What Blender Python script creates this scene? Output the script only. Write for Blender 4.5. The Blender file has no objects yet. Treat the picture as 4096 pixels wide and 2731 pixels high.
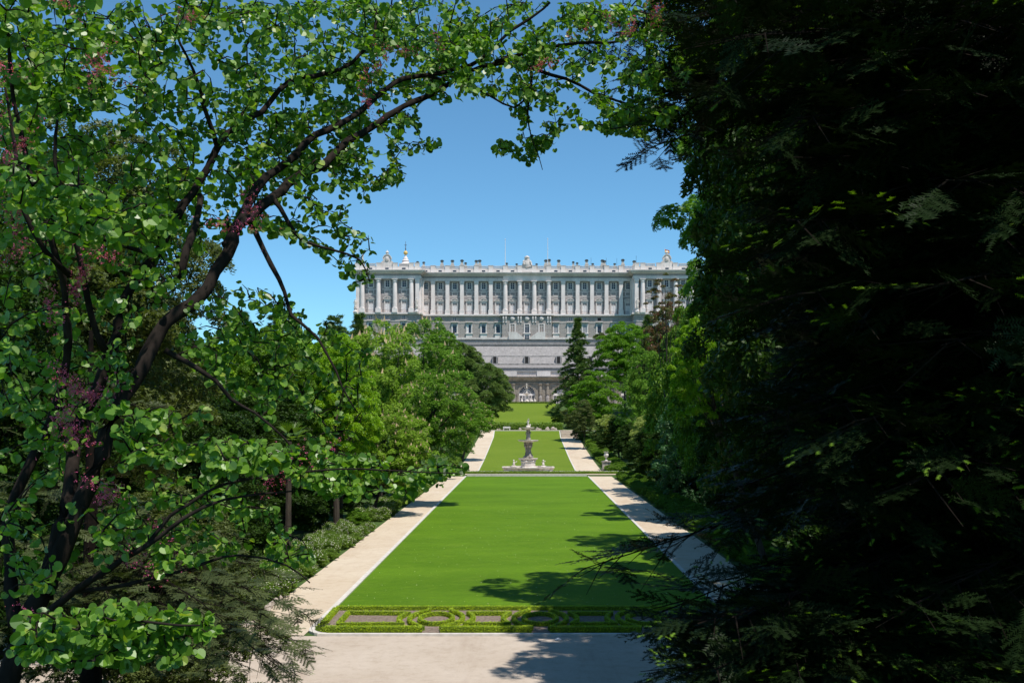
import bpy, math, random
import numpy as np
from mathutils import Vector
R = math.radians
# ------------------------------------------------------------------ camera, world, sun, exposure
CZ = 9.06
SUN_EL, SUN_AZ = R(64.5), R(51.0)           # elevation; angle from +X towards -Y
SUN = Vector((math.cos(SUN_EL)*math.cos(SUN_AZ), -math.cos(SUN_EL)*math.sin(SUN_AZ), math.sin(SUN_EL)))
sc = bpy.context.scene
COL = sc.collection
cam_d = bpy.data.cameras.new('camera'); cam = bpy.data.objects.new('camera', cam_d); COL.objects.link(cam)
cam.location = (0, 0, CZ); cam.rotation_euler = (R(90), 0, 0)
cam_d.lens = 36; cam_d.sensor_width = 36; cam_d.clip_start = .1; cam_d.clip_end = 6000
cam_d.shift_x = -60/4096; cam_d.shift_y = 334.5/4096
sc.camera = cam
w = bpy.data.worlds.new('World'); sc.world = w; w.use_nodes = True
nt = w.node_tree; nt.nodes.clear()
sky = nt.nodes.new('ShaderNodeTexSky'); sky.sky_type = 'NISHITA'; sky.sun_disc = False
sky.sun_elevation = SUN_EL
sky.sun_rotation = math.atan2(SUN.x, SUN.y)
sky.altitude = 1500; sky.air_density = 1.0; sky.dust_density = 0.0; sky.ozone_density = 4.0
bg = nt.nodes.new('ShaderNodeBackground'); bg.inputs[1].default_value = .125
wo = nt.nodes.new('ShaderNodeOutputWorld')
tint = nt.nodes.new('ShaderNodeMix'); tint.data_type = 'RGBA'; tint.blend_type = 'MULTIPLY'; tint.inputs[0].default_value = 1; tint.inputs[7].default_value = (.66, .98, 1.0, 1)
nt.links.new(sky.outputs[0], tint.inputs[6]); nt.links.new(tint.outputs[2], bg.inputs[0]); nt.links.new(bg.outputs[0], wo.inputs[0])
sd = bpy.data.lights.new('sun', 'SUN'); so = bpy.data.objects.new('sun', sd); COL.objects.link(so)
sd.energy = 4.3; sd.angle = R(.5); sd.color = (1, .94, .86)
so.rotation_euler = SUN.to_track_quat('Z', 'Y').to_euler(); so.location = (30, -30, 60)
vs = sc.view_settings; vs.view_transform = 'Standard'; vs.look = 'None'; vs.exposure = .32; vs.gamma = 1; vs.use_curve_mapping = False
sc.cycles.max_bounces = 6; sc.cycles.transparent_max_bounces = 4

# ------------------------------------------------------------------ helpers
F = 4096.0
def PX(u, v, Y): return Vector(((u-2108)*Y/F, Y, CZ-(v-1700)*Y/F))
GP = [(-60, 7.4), (3.5, 7.4), (18, 0), (45, 0), (158.6, 1.11), (159.2, 1.32), (172, 1.46), (192, 2.45), (211, 3.65), (247, 6.1), (254, 7.7), (258, 7.8),
      (262, 8.2), (325, 15.9), (345, 15.9), (372.3, 16.0), (373.3, 38.6), (390, 39.1), (4000, 39.1)]
GY = np.array([p[0] for p in GP]); GZ = np.array([p[1] for p in GP])
def ground(Y): return float(np.interp(Y, GY, GZ))

def tag(o, label=None, cat=None, group=None, kind=None):
    if label: o['label'] = label
    if cat: o['category'] = cat
    if group: o['group'] = group
    if kind: o['kind'] = kind
    return o
def thing(name, label, cat, loc=(0, 0, 0), group=None, rz=0):
    o = bpy.data.objects.new(name, None); COL.objects.link(o)
    o.location = loc; o.rotation_euler = (0, 0, rz); o.empty_display_size = .3
    return tag(o, label, cat, group)

class MB:
    def __init__(s): s.v = []; s.f = []
    def add(s, vs, fs):
        b = len(s.v); s.v += [tuple(p) for p in vs]; s.f += [tuple(i+b for i in q) for q in fs]; return s
    def box(s, x0, x1, y0, y1, z0, z1):
        return s.add([(x0,y0,z0),(x1,y0,z0),(x1,y1,z0),(x0,y1,z0),(x0,y0,z1),(x1,y0,z1),(x1,y1,z1),(x0,y1,z1)],
                     [(0,3,2,1),(4,5,6,7),(0,1,5,4),(1,2,6,5),(2,3,7,6),(3,0,4,7)])
    def prism(s, pts, y0, y1):       # polygon in XZ (counter-clockwise seen from -Y) extruded along Y
        n = len(pts)
        return s.add([(x, y0, z) for x, z in pts]+[(x, y1, z) for x, z in pts],
                     [tuple(range(n)), tuple(range(2*n-1, n-1, -1))]+[(i, i+n, (i+1) % n+n, (i+1) % n) for i in range(n)])
    def lathe(s, prof, c=(0, 0, 0), n=16, sq=1.0, wob=0, seed=0):
        rr = random.Random(seed); vs = []; fs = []
        for (r, z) in prof:
            for i in range(n):
                a = 2*math.pi*(i+.5)/n; q = r*(1+wob*(rr.random()-.5))
                vs.append((c[0]+q*math.cos(a), c[1]+q*math.sin(a)*sq, c[2]+z))
        m = len(prof)
        for j in range(m-1):
            for i in range(n):
                k = (i+1) % n; fs.append((j*n+i, j*n+k, (j+1)*n+k, (j+1)*n+i))
        fs.append(tuple(range(n-1, -1, -1))); fs.append(tuple((m-1)*n+i for i in range(n)))
        return s.add(vs, fs)
    def tube(s, pts, rad, n=6):
        pts = [Vector(p) for p in pts]; m = len(pts)
        if not hasattr(rad, '__len__'): rad = [rad]*m
        vs = []; fs = []
        for i, p in enumerate(pts):
            t = (pts[min(i+1, m-1)]-pts[max(i-1, 0)]).normalized()
            a = t.cross(Vector((0, 0, 1)) if abs(t.z) < .95 else Vector((1, 0, 0))).normalized(); b = t.cross(a)
            for k in range(n):
                g = 2*math.pi*k/n; vs.append(p+(a*math.cos(g)+b*math.sin(g))*rad[i])
        for j in range(m-1):
            for i in range(n):
                k = (i+1) % n; fs.append((j*n+i, j*n+k, (j+1)*n+k, (j+1)*n+i))
        fs.append(tuple(range(n-1, -1, -1))); fs.append(tuple((m-1)*n+i for i in range(n)))
        return s.add(vs, fs)
    def ball(s, c, r, n=8, sx=1, sy=1, sz=1):
        prof = [(math.sin(math.pi*j/n)*r*sx+1e-4, -math.cos(math.pi*j/n)*r*sz) for j in range(n+1)]
        return s.lathe(prof, c, max(6, n), sy/sx)
    def mesh(s, name, mat, org=(0, 0, 0), smooth=False):
        me = bpy.data.meshes.new(name)
        ox, oy, oz = org
        me.from_pydata([(x-ox, y-oy, z-oz) for x, y, z in s.v], [], s.f)
        me.materials.append(mat)
        if smooth:
            me.polygons.foreach_set('use_smooth', [True]*len(me.polygons))
        me.update(); return me
    def build(s, name, mat, parent=None, org=None, smooth=False):
        if org is None: org = parent.location if parent else (0, 0, 0)
        if parent is not None and parent.parent is not None and org is parent.location: org = (0, 0, 0)
        return link(name, s.mesh(name, mat, org, smooth), parent)
def link(name, me, parent=None, loc=None):
    o = bpy.data.objects.new(name, me); COL.objects.link(o)
    if parent: o.parent = parent
    if loc is not None: o.location = loc
    return o
def copy_tree(o, parent=None, loc=None):
    c = o.copy(); COL.objects.link(c); c.parent = parent
    if loc is not None: c.location = loc
    for ch in o.children: copy_tree(ch, c)
    return c
def fastmesh(name, V, Fc, mat, rnd=None, smooth=False):
    me = bpy.data.meshes.new(name)
    V = np.ascontiguousarray(V, dtype=np.float32); Fc = np.ascontiguousarray(Fc, dtype=np.int32)
    nf, k = Fc.shape
    me.vertices.add(len(V)); me.vertices.foreach_set('co', V.ravel())
    me.loops.add(nf*k); me.loops.foreach_set('vertex_index', Fc.ravel())
    me.polygons.add(nf); me.polygons.foreach_set('loop_start', np.arange(0, nf*k, k, dtype=np.int32))
    me.update(calc_edges=True)
    if smooth: me.polygons.foreach_set('use_smooth', np.ones(nf, dtype=bool))
    if rnd is not None:
        at = me.attributes.new('rnd', 'FLOAT', 'FACE'); at.data.foreach_set('value', np.ascontiguousarray(rnd, dtype=np.float32))
    me.materials.append(mat)
    return me
def nrm(a): return a/np.maximum(np.linalg.norm(a, axis=-1, keepdims=True), 1e-9)
def bake(tv, tf, P, N, T, S, rng, rv=None):
    """template verts/faces placed at P with normal N (z), tip direction T (y), size S"""
    N = nrm(N); X = nrm(np.cross(T, N)); Yv = np.cross(N, X)
    S = np.asarray(S).reshape(-1, 1, 1)
    V = P[:, None, :] + S*(tv[None, :, 0:1]*X[:, None, :] + tv[None, :, 1:2]*Yv[:, None, :] + tv[None, :, 2:3]*N[:, None, :])
    n = len(P); m = len(tv)
    Fc = (tf[None, :, :] + (np.arange(n)*m)[:, None, None]).reshape(-1, tf.shape[1])
    if rv is None: rv = rng.random(n)
    rnd = np.repeat(rv, len(tf))
    return V.reshape(-1, 3), Fc, rnd

# leaf templates (x across, y to the tip, z normal)
def T_heart():
    h = [(0, .12), (.2, -.03), (.44, .07), (.56, .34), (.50, .64), (.28, .86), (0, .96)]
    v = [(x, y, .28*abs(x)-.10*(y-.4)**2*2) for x, y in h]+[(-x, y, .28*abs(x)-.10*(y-.4)**2*2) for x, y in h]
    v = np.array(v)-np.array([0, 0, 0])
    return v, np.array([[0, 1, 2, 3, 4, 5, 6], [13, 12, 11, 10, 9, 8, 7]])
def T_palm(n=6, wid=.16, droop=.25):
    v = []; f = []
    for i in range(n):
        a = -1.9+3.8*i/(n-1); d = np.array([math.sin(a), math.cos(a)]); p = np.array([d[1], -d[0]])
        L = 1-.25*abs(a)/1.9
        b = len(v)
        for (t, q, z) in ((.05, 0, 0), (.6, wid, -.02), (1, 0, -droop), (.6, -wid, -.02)):
            xy = d*t*L+p*q; v.append((xy[0], xy[1], z))
        f.append((b, b+1, b+2, b+3))
    return np.array(v)*.55, np.array(f)
def T_spray(n=5, seed=1, flat=.5):
    r = random.Random(seed); v = []; f = []
    for i in range(n):
        c = Vector((r.uniform(-.35, .35), r.uniform(-.35, .35), r.uniform(-.3, .3)*flat*2))
        nn = Vector((r.gauss(0, flat), r.gauss(0, flat), 1)).normalized()
        t = nn.cross(Vector((r.gauss(0, 1), r.gauss(0, 1), r.gauss(0, 1)))).normalized(); s = nn.cross(t)
        L = .30; W = .15; b = len(v)
        for p in (c-t*L, c+s*W, c+t*L, c-s*W): v.append(tuple(p))
        f.append((b, b+1, b+2, b+3))
    return np.array(v), np.array(f)
def T_needles(n=9, seed=2):
    r = random.Random(seed); v = []; f = []
    for i in range(n):
        a = r.uniform(-1.3, 1.3); up = r.uniform(-.2, .5); d = Vector((math.sin(a), math.cos(a), up)).normalized()
        s = d.cross(Vector((r.gauss(0, 1), r.gauss(0, 1), r.gauss(0, 1)))).normalized()*.05; b = len(v)
        o = Vector((r.uniform(-.15, .15), r.uniform(-.2, .2), 0))
        for p in (o-s, o+s, o+d*.55): v.append(tuple(p))
        f.append((b, b+1, b+2))
    return np.array(v), np.array(f)
def T_star(): return T_palm(5, .24, .08)
def T_leaf3(seed=3):
    return T_spray(3, seed, .6)

# ------------------------------------------------------------------ materials
def NM(name):
    m = bpy.data.materials.new(name); m.use_nodes = True; t = m.node_tree
    b = t.nodes['Principled BSDF']; return m, t, b
def mixc(t, fac, a, b):
    n = t.nodes.new('ShaderNodeMix'); n.data_type = 'RGBA'
    if isinstance(fac, (int, float)): n.inputs[0].default_value = fac
    else: t.links.new(fac, n.inputs[0])
    for i, c in ((6, a), (7, b)):
        if isinstance(c, (tuple, list)): n.inputs[i].default_value = (*c[:3], 1)
        else: t.links.new(c, n.inputs[i])
    return n.outputs[2]
def noise(t, scale, detail=4, coord='Object', rough=.55, vec=None, stretch=None):
    n = t.nodes.new('ShaderNodeTexNoise'); n.inputs['Scale'].default_value = scale; n.inputs['Detail'].default_value = detail; n.inputs['Roughness'].default_value = rough
    if vec is None:
        tc = t.nodes.new('ShaderNodeTexCoord'); vec = tc.outputs[coord]
    if stretch:
        mp = t.nodes.new('ShaderNodeMapping'); mp.inputs['Scale'].default_value = stretch; t.links.new(vec, mp.inputs[0]); vec = mp.outputs[0]
    t.links.new(vec, n.inputs['Vector']); return n.outputs['Fac']
def ramp(t, fac, p0, p1, c0=(0, 0, 0), c1=(1, 1, 1)):
    r = t.nodes.new('ShaderNodeValToRGB'); e = r.color_ramp.elements
    e[0].position = p0; e[1].position = p1; e[0].color = (*c0, 1); e[1].color = (*c1, 1)
    t.links.new(fac, r.inputs[0]); return r.outputs[0]
def bump(t, b, h, strength=.3, dist=.05):
    n = t.nodes.new('ShaderNodeBump'); n.inputs['Strength'].default_value = strength; n.inputs['Distance'].default_value = dist
    t.links.new(h, n.inputs['Height']); t.links.new(n.outputs[0], b.inputs['Normal'])

def leafmat(name, dark, lite, tip=None, trans=.35, spec=.35, rough=.45, tipf=.85, nscale=.6):
    m, t, b = NM(name)
    at = t.nodes.new('ShaderNodeAttribute'); at.attribute_name = 'rnd'
    c = mixc(t, ramp(t, at.outputs['Fac'], 0, .9), dark, lite)
    n = noise(t, nscale, 2)
    c = mixc(t, ramp(t, n, .4, .65), c, mixc(t, .45, c, lite))
    if tip: c = mixc(t, ramp(t, at.outputs['Fac'], tipf, tipf+.02), c, tip)
    t.links.new(c, b.inputs['Base Color']); b.inputs['Roughness'].default_value = rough
    b.inputs['Specular IOR Level'].default_value = spec
    tr = t.nodes.new('ShaderNodeBsdfTranslucent')
    hs = t.nodes.new('ShaderNodeMix'); hs.data_type = 'RGBA'; hs.blend_type = 'MULTIPLY'; hs.inputs[0].default_value = 1
    t.links.new(c, hs.inputs[6]); hs.inputs[7].default_value = (1.7, 1.9, .5, 1); t.links.new(hs.outputs[2], tr.inputs[0])
    mx = t.nodes.new('ShaderNodeMixShader'); mx.inputs[0].default_value = trans
    t.links.new(b.outputs[0], mx.inputs[1]); t.links.new(tr.outputs[0], mx.inputs[2])
    t.links.new(mx.outputs[0], t.nodes['Material Output'].inputs[0])
    return m
def solid(name, c0, c1, scale=3, rough=.8, bmp=0, det=6, spec=.3, stretch=None, bd=.05):
    m, t, b = NM(name); n = noise(t, scale, det, stretch=stretch)
    t.links.new(ramp(t, n, .3, .7, c0, c1), b.inputs['Base Color']); b.inputs['Roughness'].default_value = rough
    b.inputs['Specular IOR Level'].default_value = spec
    if bmp: bump(t, b, n, bmp, bd)
    return m
def stone_block(name, c0, c1, mortar, bw, bh, ms=.02, stain=(.1, .09, .08), sf=.35, bmp=.5):
    m, t, b = NM(name)
    tc = t.nodes.new('ShaderNodeTexCoord'); sx = t.nodes.new('ShaderNodeSeparateXYZ'); cx = t.nodes.new('ShaderNodeCombineXYZ')
    t.links.new(tc.outputs['Object'], sx.inputs[0])
    ad = t.nodes.new('ShaderNodeMath'); ad.operation = 'ADD'; t.links.new(sx.outputs[0], ad.inputs[0]); t.links.new(sx.outputs[1], ad.inputs[1])
    t.links.new(ad.outputs[0], cx.inputs[0]); t.links.new(sx.outputs[2], cx.inputs[1])
    br = t.nodes.new('ShaderNodeTexBrick'); t.links.new(cx.outputs[0], br.inputs[0])
    br.inputs['Color1'].default_value = (*c0, 1); br.inputs['Color2'].default_value = (*c1, 1); br.inputs['Mortar'].default_value = (*mortar, 1)
    br.inputs['Scale'].default_value = 1; br.inputs['Brick Width'].default_value = bw; br.inputs['Row Height'].default_value = bh; br.inputs['Mortar Size'].default_value = ms
    br.inputs['Mortar Smooth'].default_value = .3
    n = noise(t, .35, 8, rough=.7, stretch=(1, 1, .5)); n2 = noise(t, 2.5, 5)
    c = mixc(t, ramp(t, n, .5, .72), br.outputs[0], mixc(t, sf, br.outputs[0], stain))
    c = mixc(t, ramp(t, n2, .35, .75), c, mixc(t, .18, c, (.9, .85, .78)))
    t.links.new(c, b.inputs['Base Color']); b.inputs['Roughness'].default_value = .85
    bump(t, b, br.outputs['Fac'], -bmp if False else bmp, .05)
    b.inputs['Specular IOR Level'].default_value = .2
    return m

M = {}
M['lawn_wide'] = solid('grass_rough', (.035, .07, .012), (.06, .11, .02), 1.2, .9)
def lawnmat(name, a, b_, c):
    m, t, b = NM(name)
    n1 = noise(t, .10, 7, stretch=(.7, 1.5, 1), rough=.7); n2 = noise(t, .7, 9, rough=.8, stretch=(.7, 1.5, 1)); n3 = noise(t, 22, 4, rough=.7); n4 = noise(t, 4.5, 6, rough=.8, stretch=(.6, 1.3, 1))
    col = mixc(t, ramp(t, n1, .38, .62), a, b_)
    col = mixc(t, ramp(t, n2, .50, .75), col, mixc(t, .5, col, c))
    col = mixc(t, ramp(t, n4, .35, .62), mixc(t, .32, col, (.02, .07, .004)), col)
    col = mixc(t, ramp(t, n3, .32, .68), mixc(t, .45, col, (.01, .04, .003)), col)
    t.links.new(col, b.inputs['Base Color']); b.inputs['Roughness'].default_value = .8; b.inputs['Specular IOR Level'].default_value = .12
    bump(t, b, n3, .8, .05)
    return m
M['lawn'] = lawnmat('lawn_grass', (.105, .215, .006), (.145, .280, .010), (.24, .36, .03))
M['lawn_up'] = lawnmat('lawn_grass_upper', (.16, .24, .017), (.195, .275, .024), (.27, .32, .04))
def sandmat(name, c0, c1, c2):
    m, t, b = NM(name)
    n1 = noise(t, .25, 6, rough=.6); n2 = noise(t, 1.6, 10, rough=.8); n3 = noise(t, 45, 4, rough=.8); n4 = noise(t, .5, 8, rough=.7, stretch=(1, .12, 1)); n5 = noise(t, 9, 8, rough=.85)
    col = mixc(t, ramp(t, n1, .35, .68), c0, c1); col = mixc(t, ramp(t, n2, .48, .72), col, mixc(t, .6, col, c2))
    col = mixc(t, ramp(t, n4, .52, .66), col, mixc(t, .35, col, c2)); col = mixc(t, ramp(t, n5, .60, .68), col, mixc(t, .45, col, c2))
    col = mixc(t, ramp(t, n3, .3, .7), mixc(t, .22, col, (.2, .15, .1)), col)
    t.links.new(col, b.inputs['Base Color']); b.inputs['Roughness'].default_value = .95; b.inputs['Specular IOR Level'].default_value = .1
    bump(t, b, n3, .5, .03); return m
M['sand'] = sandmat('sandy_gravel', (.58, .48, .36), (.64, .55, .43), (.42, .31, .21))
M['road'] = sandmat('compacted_road', (.49, .415, .34), (.56, .485, .41), (.33, .26, .20))
M['soil'] = solid('bed_soil', (.11, .08, .06), (.29, .23, .185), 9, .95, .8, 8)
M['kerb'] = solid('kerb_stone', (.48, .45, .40), (.66, .63, .58), 3, .85, .2)
def palemat(name, c0, c1, dirt):
    m, t, b = NM(name)
    n1 = noise(t, .22, 6, rough=.65); n2 = noise(t, 1.1, 8, rough=.75, stretch=(1.6, 1.6, .28)); n3 = noise(t, 6, 6, rough=.7)
    col = mixc(t, ramp(t, n1, .38, .62), c0, c1); col = mixc(t, ramp(t, n2, .50, .68), col, mixc(t, .38, col, dirt)); col = mixc(t, ramp(t, n3, .45, .7), col, mixc(t, .12, col, dirt))
    t.links.new(col, b.inputs['Base Color']); b.inputs['Roughness'].default_value = .85; b.inputs['Specular IOR Level'].default_value = .2
    bump(t, b, n3, .2, .03); return m
M['pale'] = palemat('limestone', (.72, .625, .59), (.82, .74, .705), (.30, .27, .25))
M['pale2'] = palemat('limestone_trim', (.60, .535, .50), (.73, .665, .63), (.24, .22, .20))
M['wall'] = stone_block('granite_wall', (.26, .235, .235), (.31, .28, .275), (.22, .20, .20), 1.6, .55, .02, sf=.25)
M['rust'] = stone_block('rusticated_granite', (.31, .27, .25), (.37, .325, .30), (.11, .10, .095), 3.2, .50, .045, (.2, .15, .1), .3)
M['retain'] = stone_block('retaining_stone', (.245, .225, .22), (.30, .275, .265), (.15, .14, .14), 1.1, .48, .03, (.12, .11, .10), .5)
M['retdark'] = solid('weathered_ledge', (.10, .095, .09), (.30, .285, .27), 1.2, .9, .2, 8, stretch=(1, 1, .4))
M['arcade'] = stone_block('arcade_granite', (.19, .165, .135), (.25, .22, .185), (.10, .09, .075), 1.3, .6, .03, (.05, .045, .04), .55)
M['glass'] = solid('window_glass', (.012, .018, .035), (.025, .038, .07), .6, .25, spec=.35)
M['dark'] = solid('dark_opening', (.012, .011, .010), (.02, .018, .016), 1, .7)
M['white'] = solid('white_joinery', (.66, .62, .61), (.76, .72, .71), 2, .6)
M['roof'] = solid('slate_roof', (.16, .16, .17), (.24, .24, .25), 1, .7)
M['brickchim'] = solid('chimney_plaster', (.30, .27, .24), (.46, .43, .39), 1.5, .9)
M['iron'] = solid('wrought_iron', (.03, .03, .03), (.06, .055, .05), 3, .5)
M['gold'] = solid('gilt_metal', (.65, .42, .12), (.75, .5, .16), 3, .35)
M['lead'] = solid('blue_grey_lead', (.10, .13, .18), (.16, .19, .25), 2, .5)
M['marble'] = solid('fountain_marble', (.50, .43, .37), (.72, .66, .60), 2.2, .6, .2, 8)
M['marbled'] = solid('weathered_marble', (.13, .11, .095), (.48, .42, .37), 2.6, .75, .35, 8, stretch=(1, 1, .6))
M['rock'] = solid('garden_rock', (.22, .18, .14), (.52, .46, .40), 3, .9, .5, 8)
M['bark'] = solid('dark_bark', (.010, .008, .007), (.034, .026, .022), 14, .95, .8, 8, spec=.08, stretch=(1, 1, .35), bd=.01)
M['firbark'] = solid('fir_bark', (.006, .005, .004), (.018, .013, .010), 14, .95, spec=.05)
M['bark2'] = solid('tree_bark', (.028, .022, .017), (.075, .06, .045), 4, .9, .6, 6, stretch=(1, 1, .3))
M['bench'] = solid('bench_stone', (.5, .48, .45), (.62, .6, .56), 4, .8)
M['flagred'] = solid('flag_red', (.5, .03, .02), (.55, .04, .03), 4, .8)
M['flagyel'] = solid('flag_yellow', (.75, .45, .03), (.8, .5, .04), 4, .8)
M['paper'] = solid('white_paper', (.8, .8, .82), (.85, .85, .86), 4, .8)
# foliage
M['cercis'] = leafmat('heart_leaves', (.046, .125, .012), (.165, .31, .034), tip=(.27, .36, .05), tipf=.94, trans=.33, spec=.52, rough=.40, nscale=1.0)
M['magenta'] = leafmat('magenta_blossom', (.32, .05, .13), (.60, .13, .27), trans=.3, spec=.1, rough=.7)
M['chest'] = leafmat('chestnut_leaves', (.042, .115, .008), (.130, .260, .018), trans=.14, spec=.1, tip=(.16, .26, .04), tipf=.88)
M['chestp'] = leafmat('chestnut_leaves_pale', (.075, .165, .010), (.22, .36, .028), trans=.16, spec=.1, tip=(.20, .30, .05), tipf=.86)
M['spike'] = leafmat('chestnut_flowers', (.50, .38, .24), (.78, .62, .44), trans=.15, spec=.1, rough=.8)
M['limel'] = leafmat('lime_leaves', (.09, .22, .008), (.26, .42, .015), trans=.28, spec=.3)
M['green'] = leafmat('green_leaves', (.042, .108, .009), (.135, .25, .018), trans=.18, spec=.2)
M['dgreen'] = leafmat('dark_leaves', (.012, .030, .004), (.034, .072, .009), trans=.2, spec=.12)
M['teal'] = leafmat('bluish_leaves', (.016, .06, .014), (.055, .15, .04), trans=.2, spec=.4)
M['olive'] = leafmat('olive_leaves', (.045, .065, .016), (.12, .15, .045), trans=.3, spec=.2)
M['feather'] = leafmat('feathery_leaves', (.075, .17, .010), (.14, .27, .020), trans=.4, spec=.2)
M['pine'] = leafmat('pine_needles', (.07, .12, .028), (.19, .27, .065), trans=.18, spec=.2)
M['cedar'] = leafmat('cedar_needles', (.045, .09, .020), (.12, .19, .04), trans=.12, spec=.2)
M['cream'] = leafmat('variegated_leaves', (.20, .27, .07), (.40, .44, .16), trans=.3, spec=.2)
M['rusty'] = leafmat('reddish_leaves', (.09, .06, .025), (.10, .15, .03), trans=.3, spec=.3, tip=(.16, .06, .035), tipf=.7)
M['plane'] = leafmat('plane_leaves', (.034, .10, .007), (.11, .235, .015), trans=.32, spec=.15, tip=(.14, .26, .02), tipf=.93)
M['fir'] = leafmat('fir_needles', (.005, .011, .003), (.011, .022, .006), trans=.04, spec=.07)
M['firtip'] = leafmat('fir_new_shoots', (.08, .16, .014), (.15, .26, .024), trans=.2, spec=.2)
M['box'] = leafmat('box_leaves', (.22, .33, .006), (.42, .54, .015), trans=.15, spec=.3)
M['boxcore'] = solid('box_hedge_inside', (.07, .12, .008), (.12, .19, .012), 8, .9)
M['rose'] = leafmat('rose_leaves', (.08, .15, .018), (.19, .29, .045), trans=.3, spec=.3)
M['petal'] = leafmat('cream_petals', (.6, .55, .42), (.85, .82, .74), trans=.2, spec=.1)
M['dry'] = leafmat('dry_needles', (.030, .045, .014), (.085, .105, .035), trans=.15, spec=.15)

# ------------------------------------------------------------------ SETTING
def sheet(name, x0, x1, ys, mat, dz, kind='structure', nx=1, fx0=None, fx1=None):
    mb = MB(); n = nx+1
    for y in ys:
        a = fx0(y) if fx0 else x0; b = fx1(y) if fx1 else x1
        for i in range(n): mb.v.append((a+(b-a)*i/nx, y, ground(y)+dz))
    for j in range(len(ys)-1):
        for i in range(nx): mb.f.append((j*n+i, j*n+i+1, (j+1)*n+i+1, (j+1)*n+i))
    o = mb.build(name, mat)
    if kind: o['kind'] = kind
    return o
def yr(a, b, s=4):
    ys = set(np.arange(a, b, s).tolist()+[b]); ys |= {y for y in GY.tolist() if a < y < b}
    return sorted(ys)
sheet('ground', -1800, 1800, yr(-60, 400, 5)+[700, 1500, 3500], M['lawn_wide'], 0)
sheet('road', -60, 60, yr(26, 44.0, 3), M['road'], .012)
LW = 9.35
sheet('main_lawn', -LW, LW, yr(49.55, 158.5), M['lawn'], .05)
sheet('path_left', -12.6, -LW-.25, yr(44.0, 158.6), M['sand'], .03)
sheet('path_right', LW+.25, 13.1, yr(44.0, 158.6), M['sand'], .03)
sheet('cross_path', -16.0, 17.0, yr(159.2, 163), M['sand'], .06)
def hw2(y): return 8.0
sheet('upper_lawn', -8, 8, yr(167.5, 253.6), M['lawn_up'], .05)
sheet('fountain_terrace', -17, 17, [163.9, 167.5], M['sand'], .05)
sheet('upper_path_left', -11.6, -8.2, yr(167.5, 253.6), M['sand'], .05)
sheet('upper_path_right', 8.2, 12.4, yr(167.5, 246.8), M['sand'], .05)
sheet('top_path', -40, 40, yr(253.9, 257.0), M['sand'], .06)
sheet('slope_lawn', -14, 9.05, yr(259.5, 326), M['lawn_up'], .05, nx=4)
sheet('grotto_forecourt', -70, 70, [326, 344.8], M['sand'], .03)
def kerb(name, pts, wd, h, label):
    mb = MB(); L = []; 
    for i, (x, y) in enumerate(pts):
        a = pts[max(i-1, 0)]; b = pts[min(i+1, len(pts)-1)]; dx, dy = b[0]-a[0], b[1]-a[1]; l = math.hypot(dx, dy); nx, ny = -dy/l*wd/2, dx/l*wd/2
        z = ground(y); 
        mb.v += [(x-nx, y-ny, z-.1), (x-nx, y-ny, z+h), (x+nx, y+ny, z+h), (x+nx, y+ny, z-.1)]
    for i in range(len(pts)-1):
        b = i*4
        for k in range(3): mb.f.append((b+k, b+k+1, b+4+k+1, b+4+k))
    mb.f += [(0, 3, 2, 1), tuple(len(mb.v)-4+i for i in range(4))]
    o = mb.build(name, M['kerb']); return tag(o, label, 'kerb')
arc = [(-9.48+.0, 45.2), (-9.40, 44.75), (-9.1, 44.3), (-8.7, 44.10)]
kerb('lawn_kerb', [(-9.48, y) for y in reversed(yr(46, 158.5))]+arc, .26, .11, 'pale stone kerb between the main lawn and the sunny left path')
kerb('lawn_kerb', [(9.48, y) for y in yr(44.3, 158.5)], .22, .10, 'pale stone kerb between the main lawn and the shaded right path')
kerb('road_kerb', [(-9.0, 44.02), (0, 44.02), (14, 44.02)], .22, .12, 'low stone kerb between the road and the clipped box parterre')
kerb('upper_kerb', [(-8.1, y) for y in yr(167.6, 253.5)], .2, .1, 'white kerb along the left edge of the upper lawn')
kerb('upper_kerb', [(8.1, y) for y in yr(167.6, 253.5)], .2, .1, 'white kerb along the right edge of the upper lawn')
kerb('lawn_end_wall', [(-9.3, 158.85), (9.3, 158.85)], .3, .30, 'low dark edging closing the far end of the main lawn')
kerb('terrace_kerb', [(-15, 163.6), (16, 163.6)], .45, .38, 'long stone kerb in front of the near fountain terrace')
kerb('top_kerb', [(-30, 253.75), (30, 253.75)], .25, .16, 'pale kerb at the far end of the upper lawn')
# steps on the right upper path
mb = MB(); st = thing('garden_steps', 'flight of low pale steps at the top of the upper right path', 'steps', (10.3, 246.8, ground(246.8)))
for i in range(9):
    y = 246.8+i*.82; z = ground(246.8)+i*.19
    s = MB().box(8.3, 12.4, y+.003*i, 254.2, z-.1-.002*i, z+.18); s.build('step', M['sand' if i % 2 else 'rock'], st)

# far wooded hill/backdrop is made of trees later
# ------------------------------------------------------------------ PALACE
YW = 394.0
ZL = dict(base=39.05, b0=41.9, b1=42.7, led0=51.05, led1=51.65, ped=53.2, arch=64.4, fri=65.5, cor0=66.3, cor1=67.64, att=68.9, bal=70.25)
XI, XO, YP = 40.45, 64.9, 387.5
pal = thing('palace', 'vast pale grey stone palace with rows of columns and windows on the hill', 'palace', (0, YW, ZL['base']))
def pbox(name, mat, boxes, parent=pal):
    m = MB()
    for b in boxes: m.box(*b)
    return m.build(name, mat, parent, org=pal.location)
e = .003
pbox('lower_wall', M['rust'], [(-XI, XI, YW, 420, ZL['base'], ZL['led0']), (-9.5, 9.5, YW-1.5, YW+.5, ZL['base'], ZL['led0']-.35),
                               (-XO, -XI, YP, 420, ZL['base'], ZL['led0']), (XI, XO, YP, 420, ZL['base'], ZL['led0'])])
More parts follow.
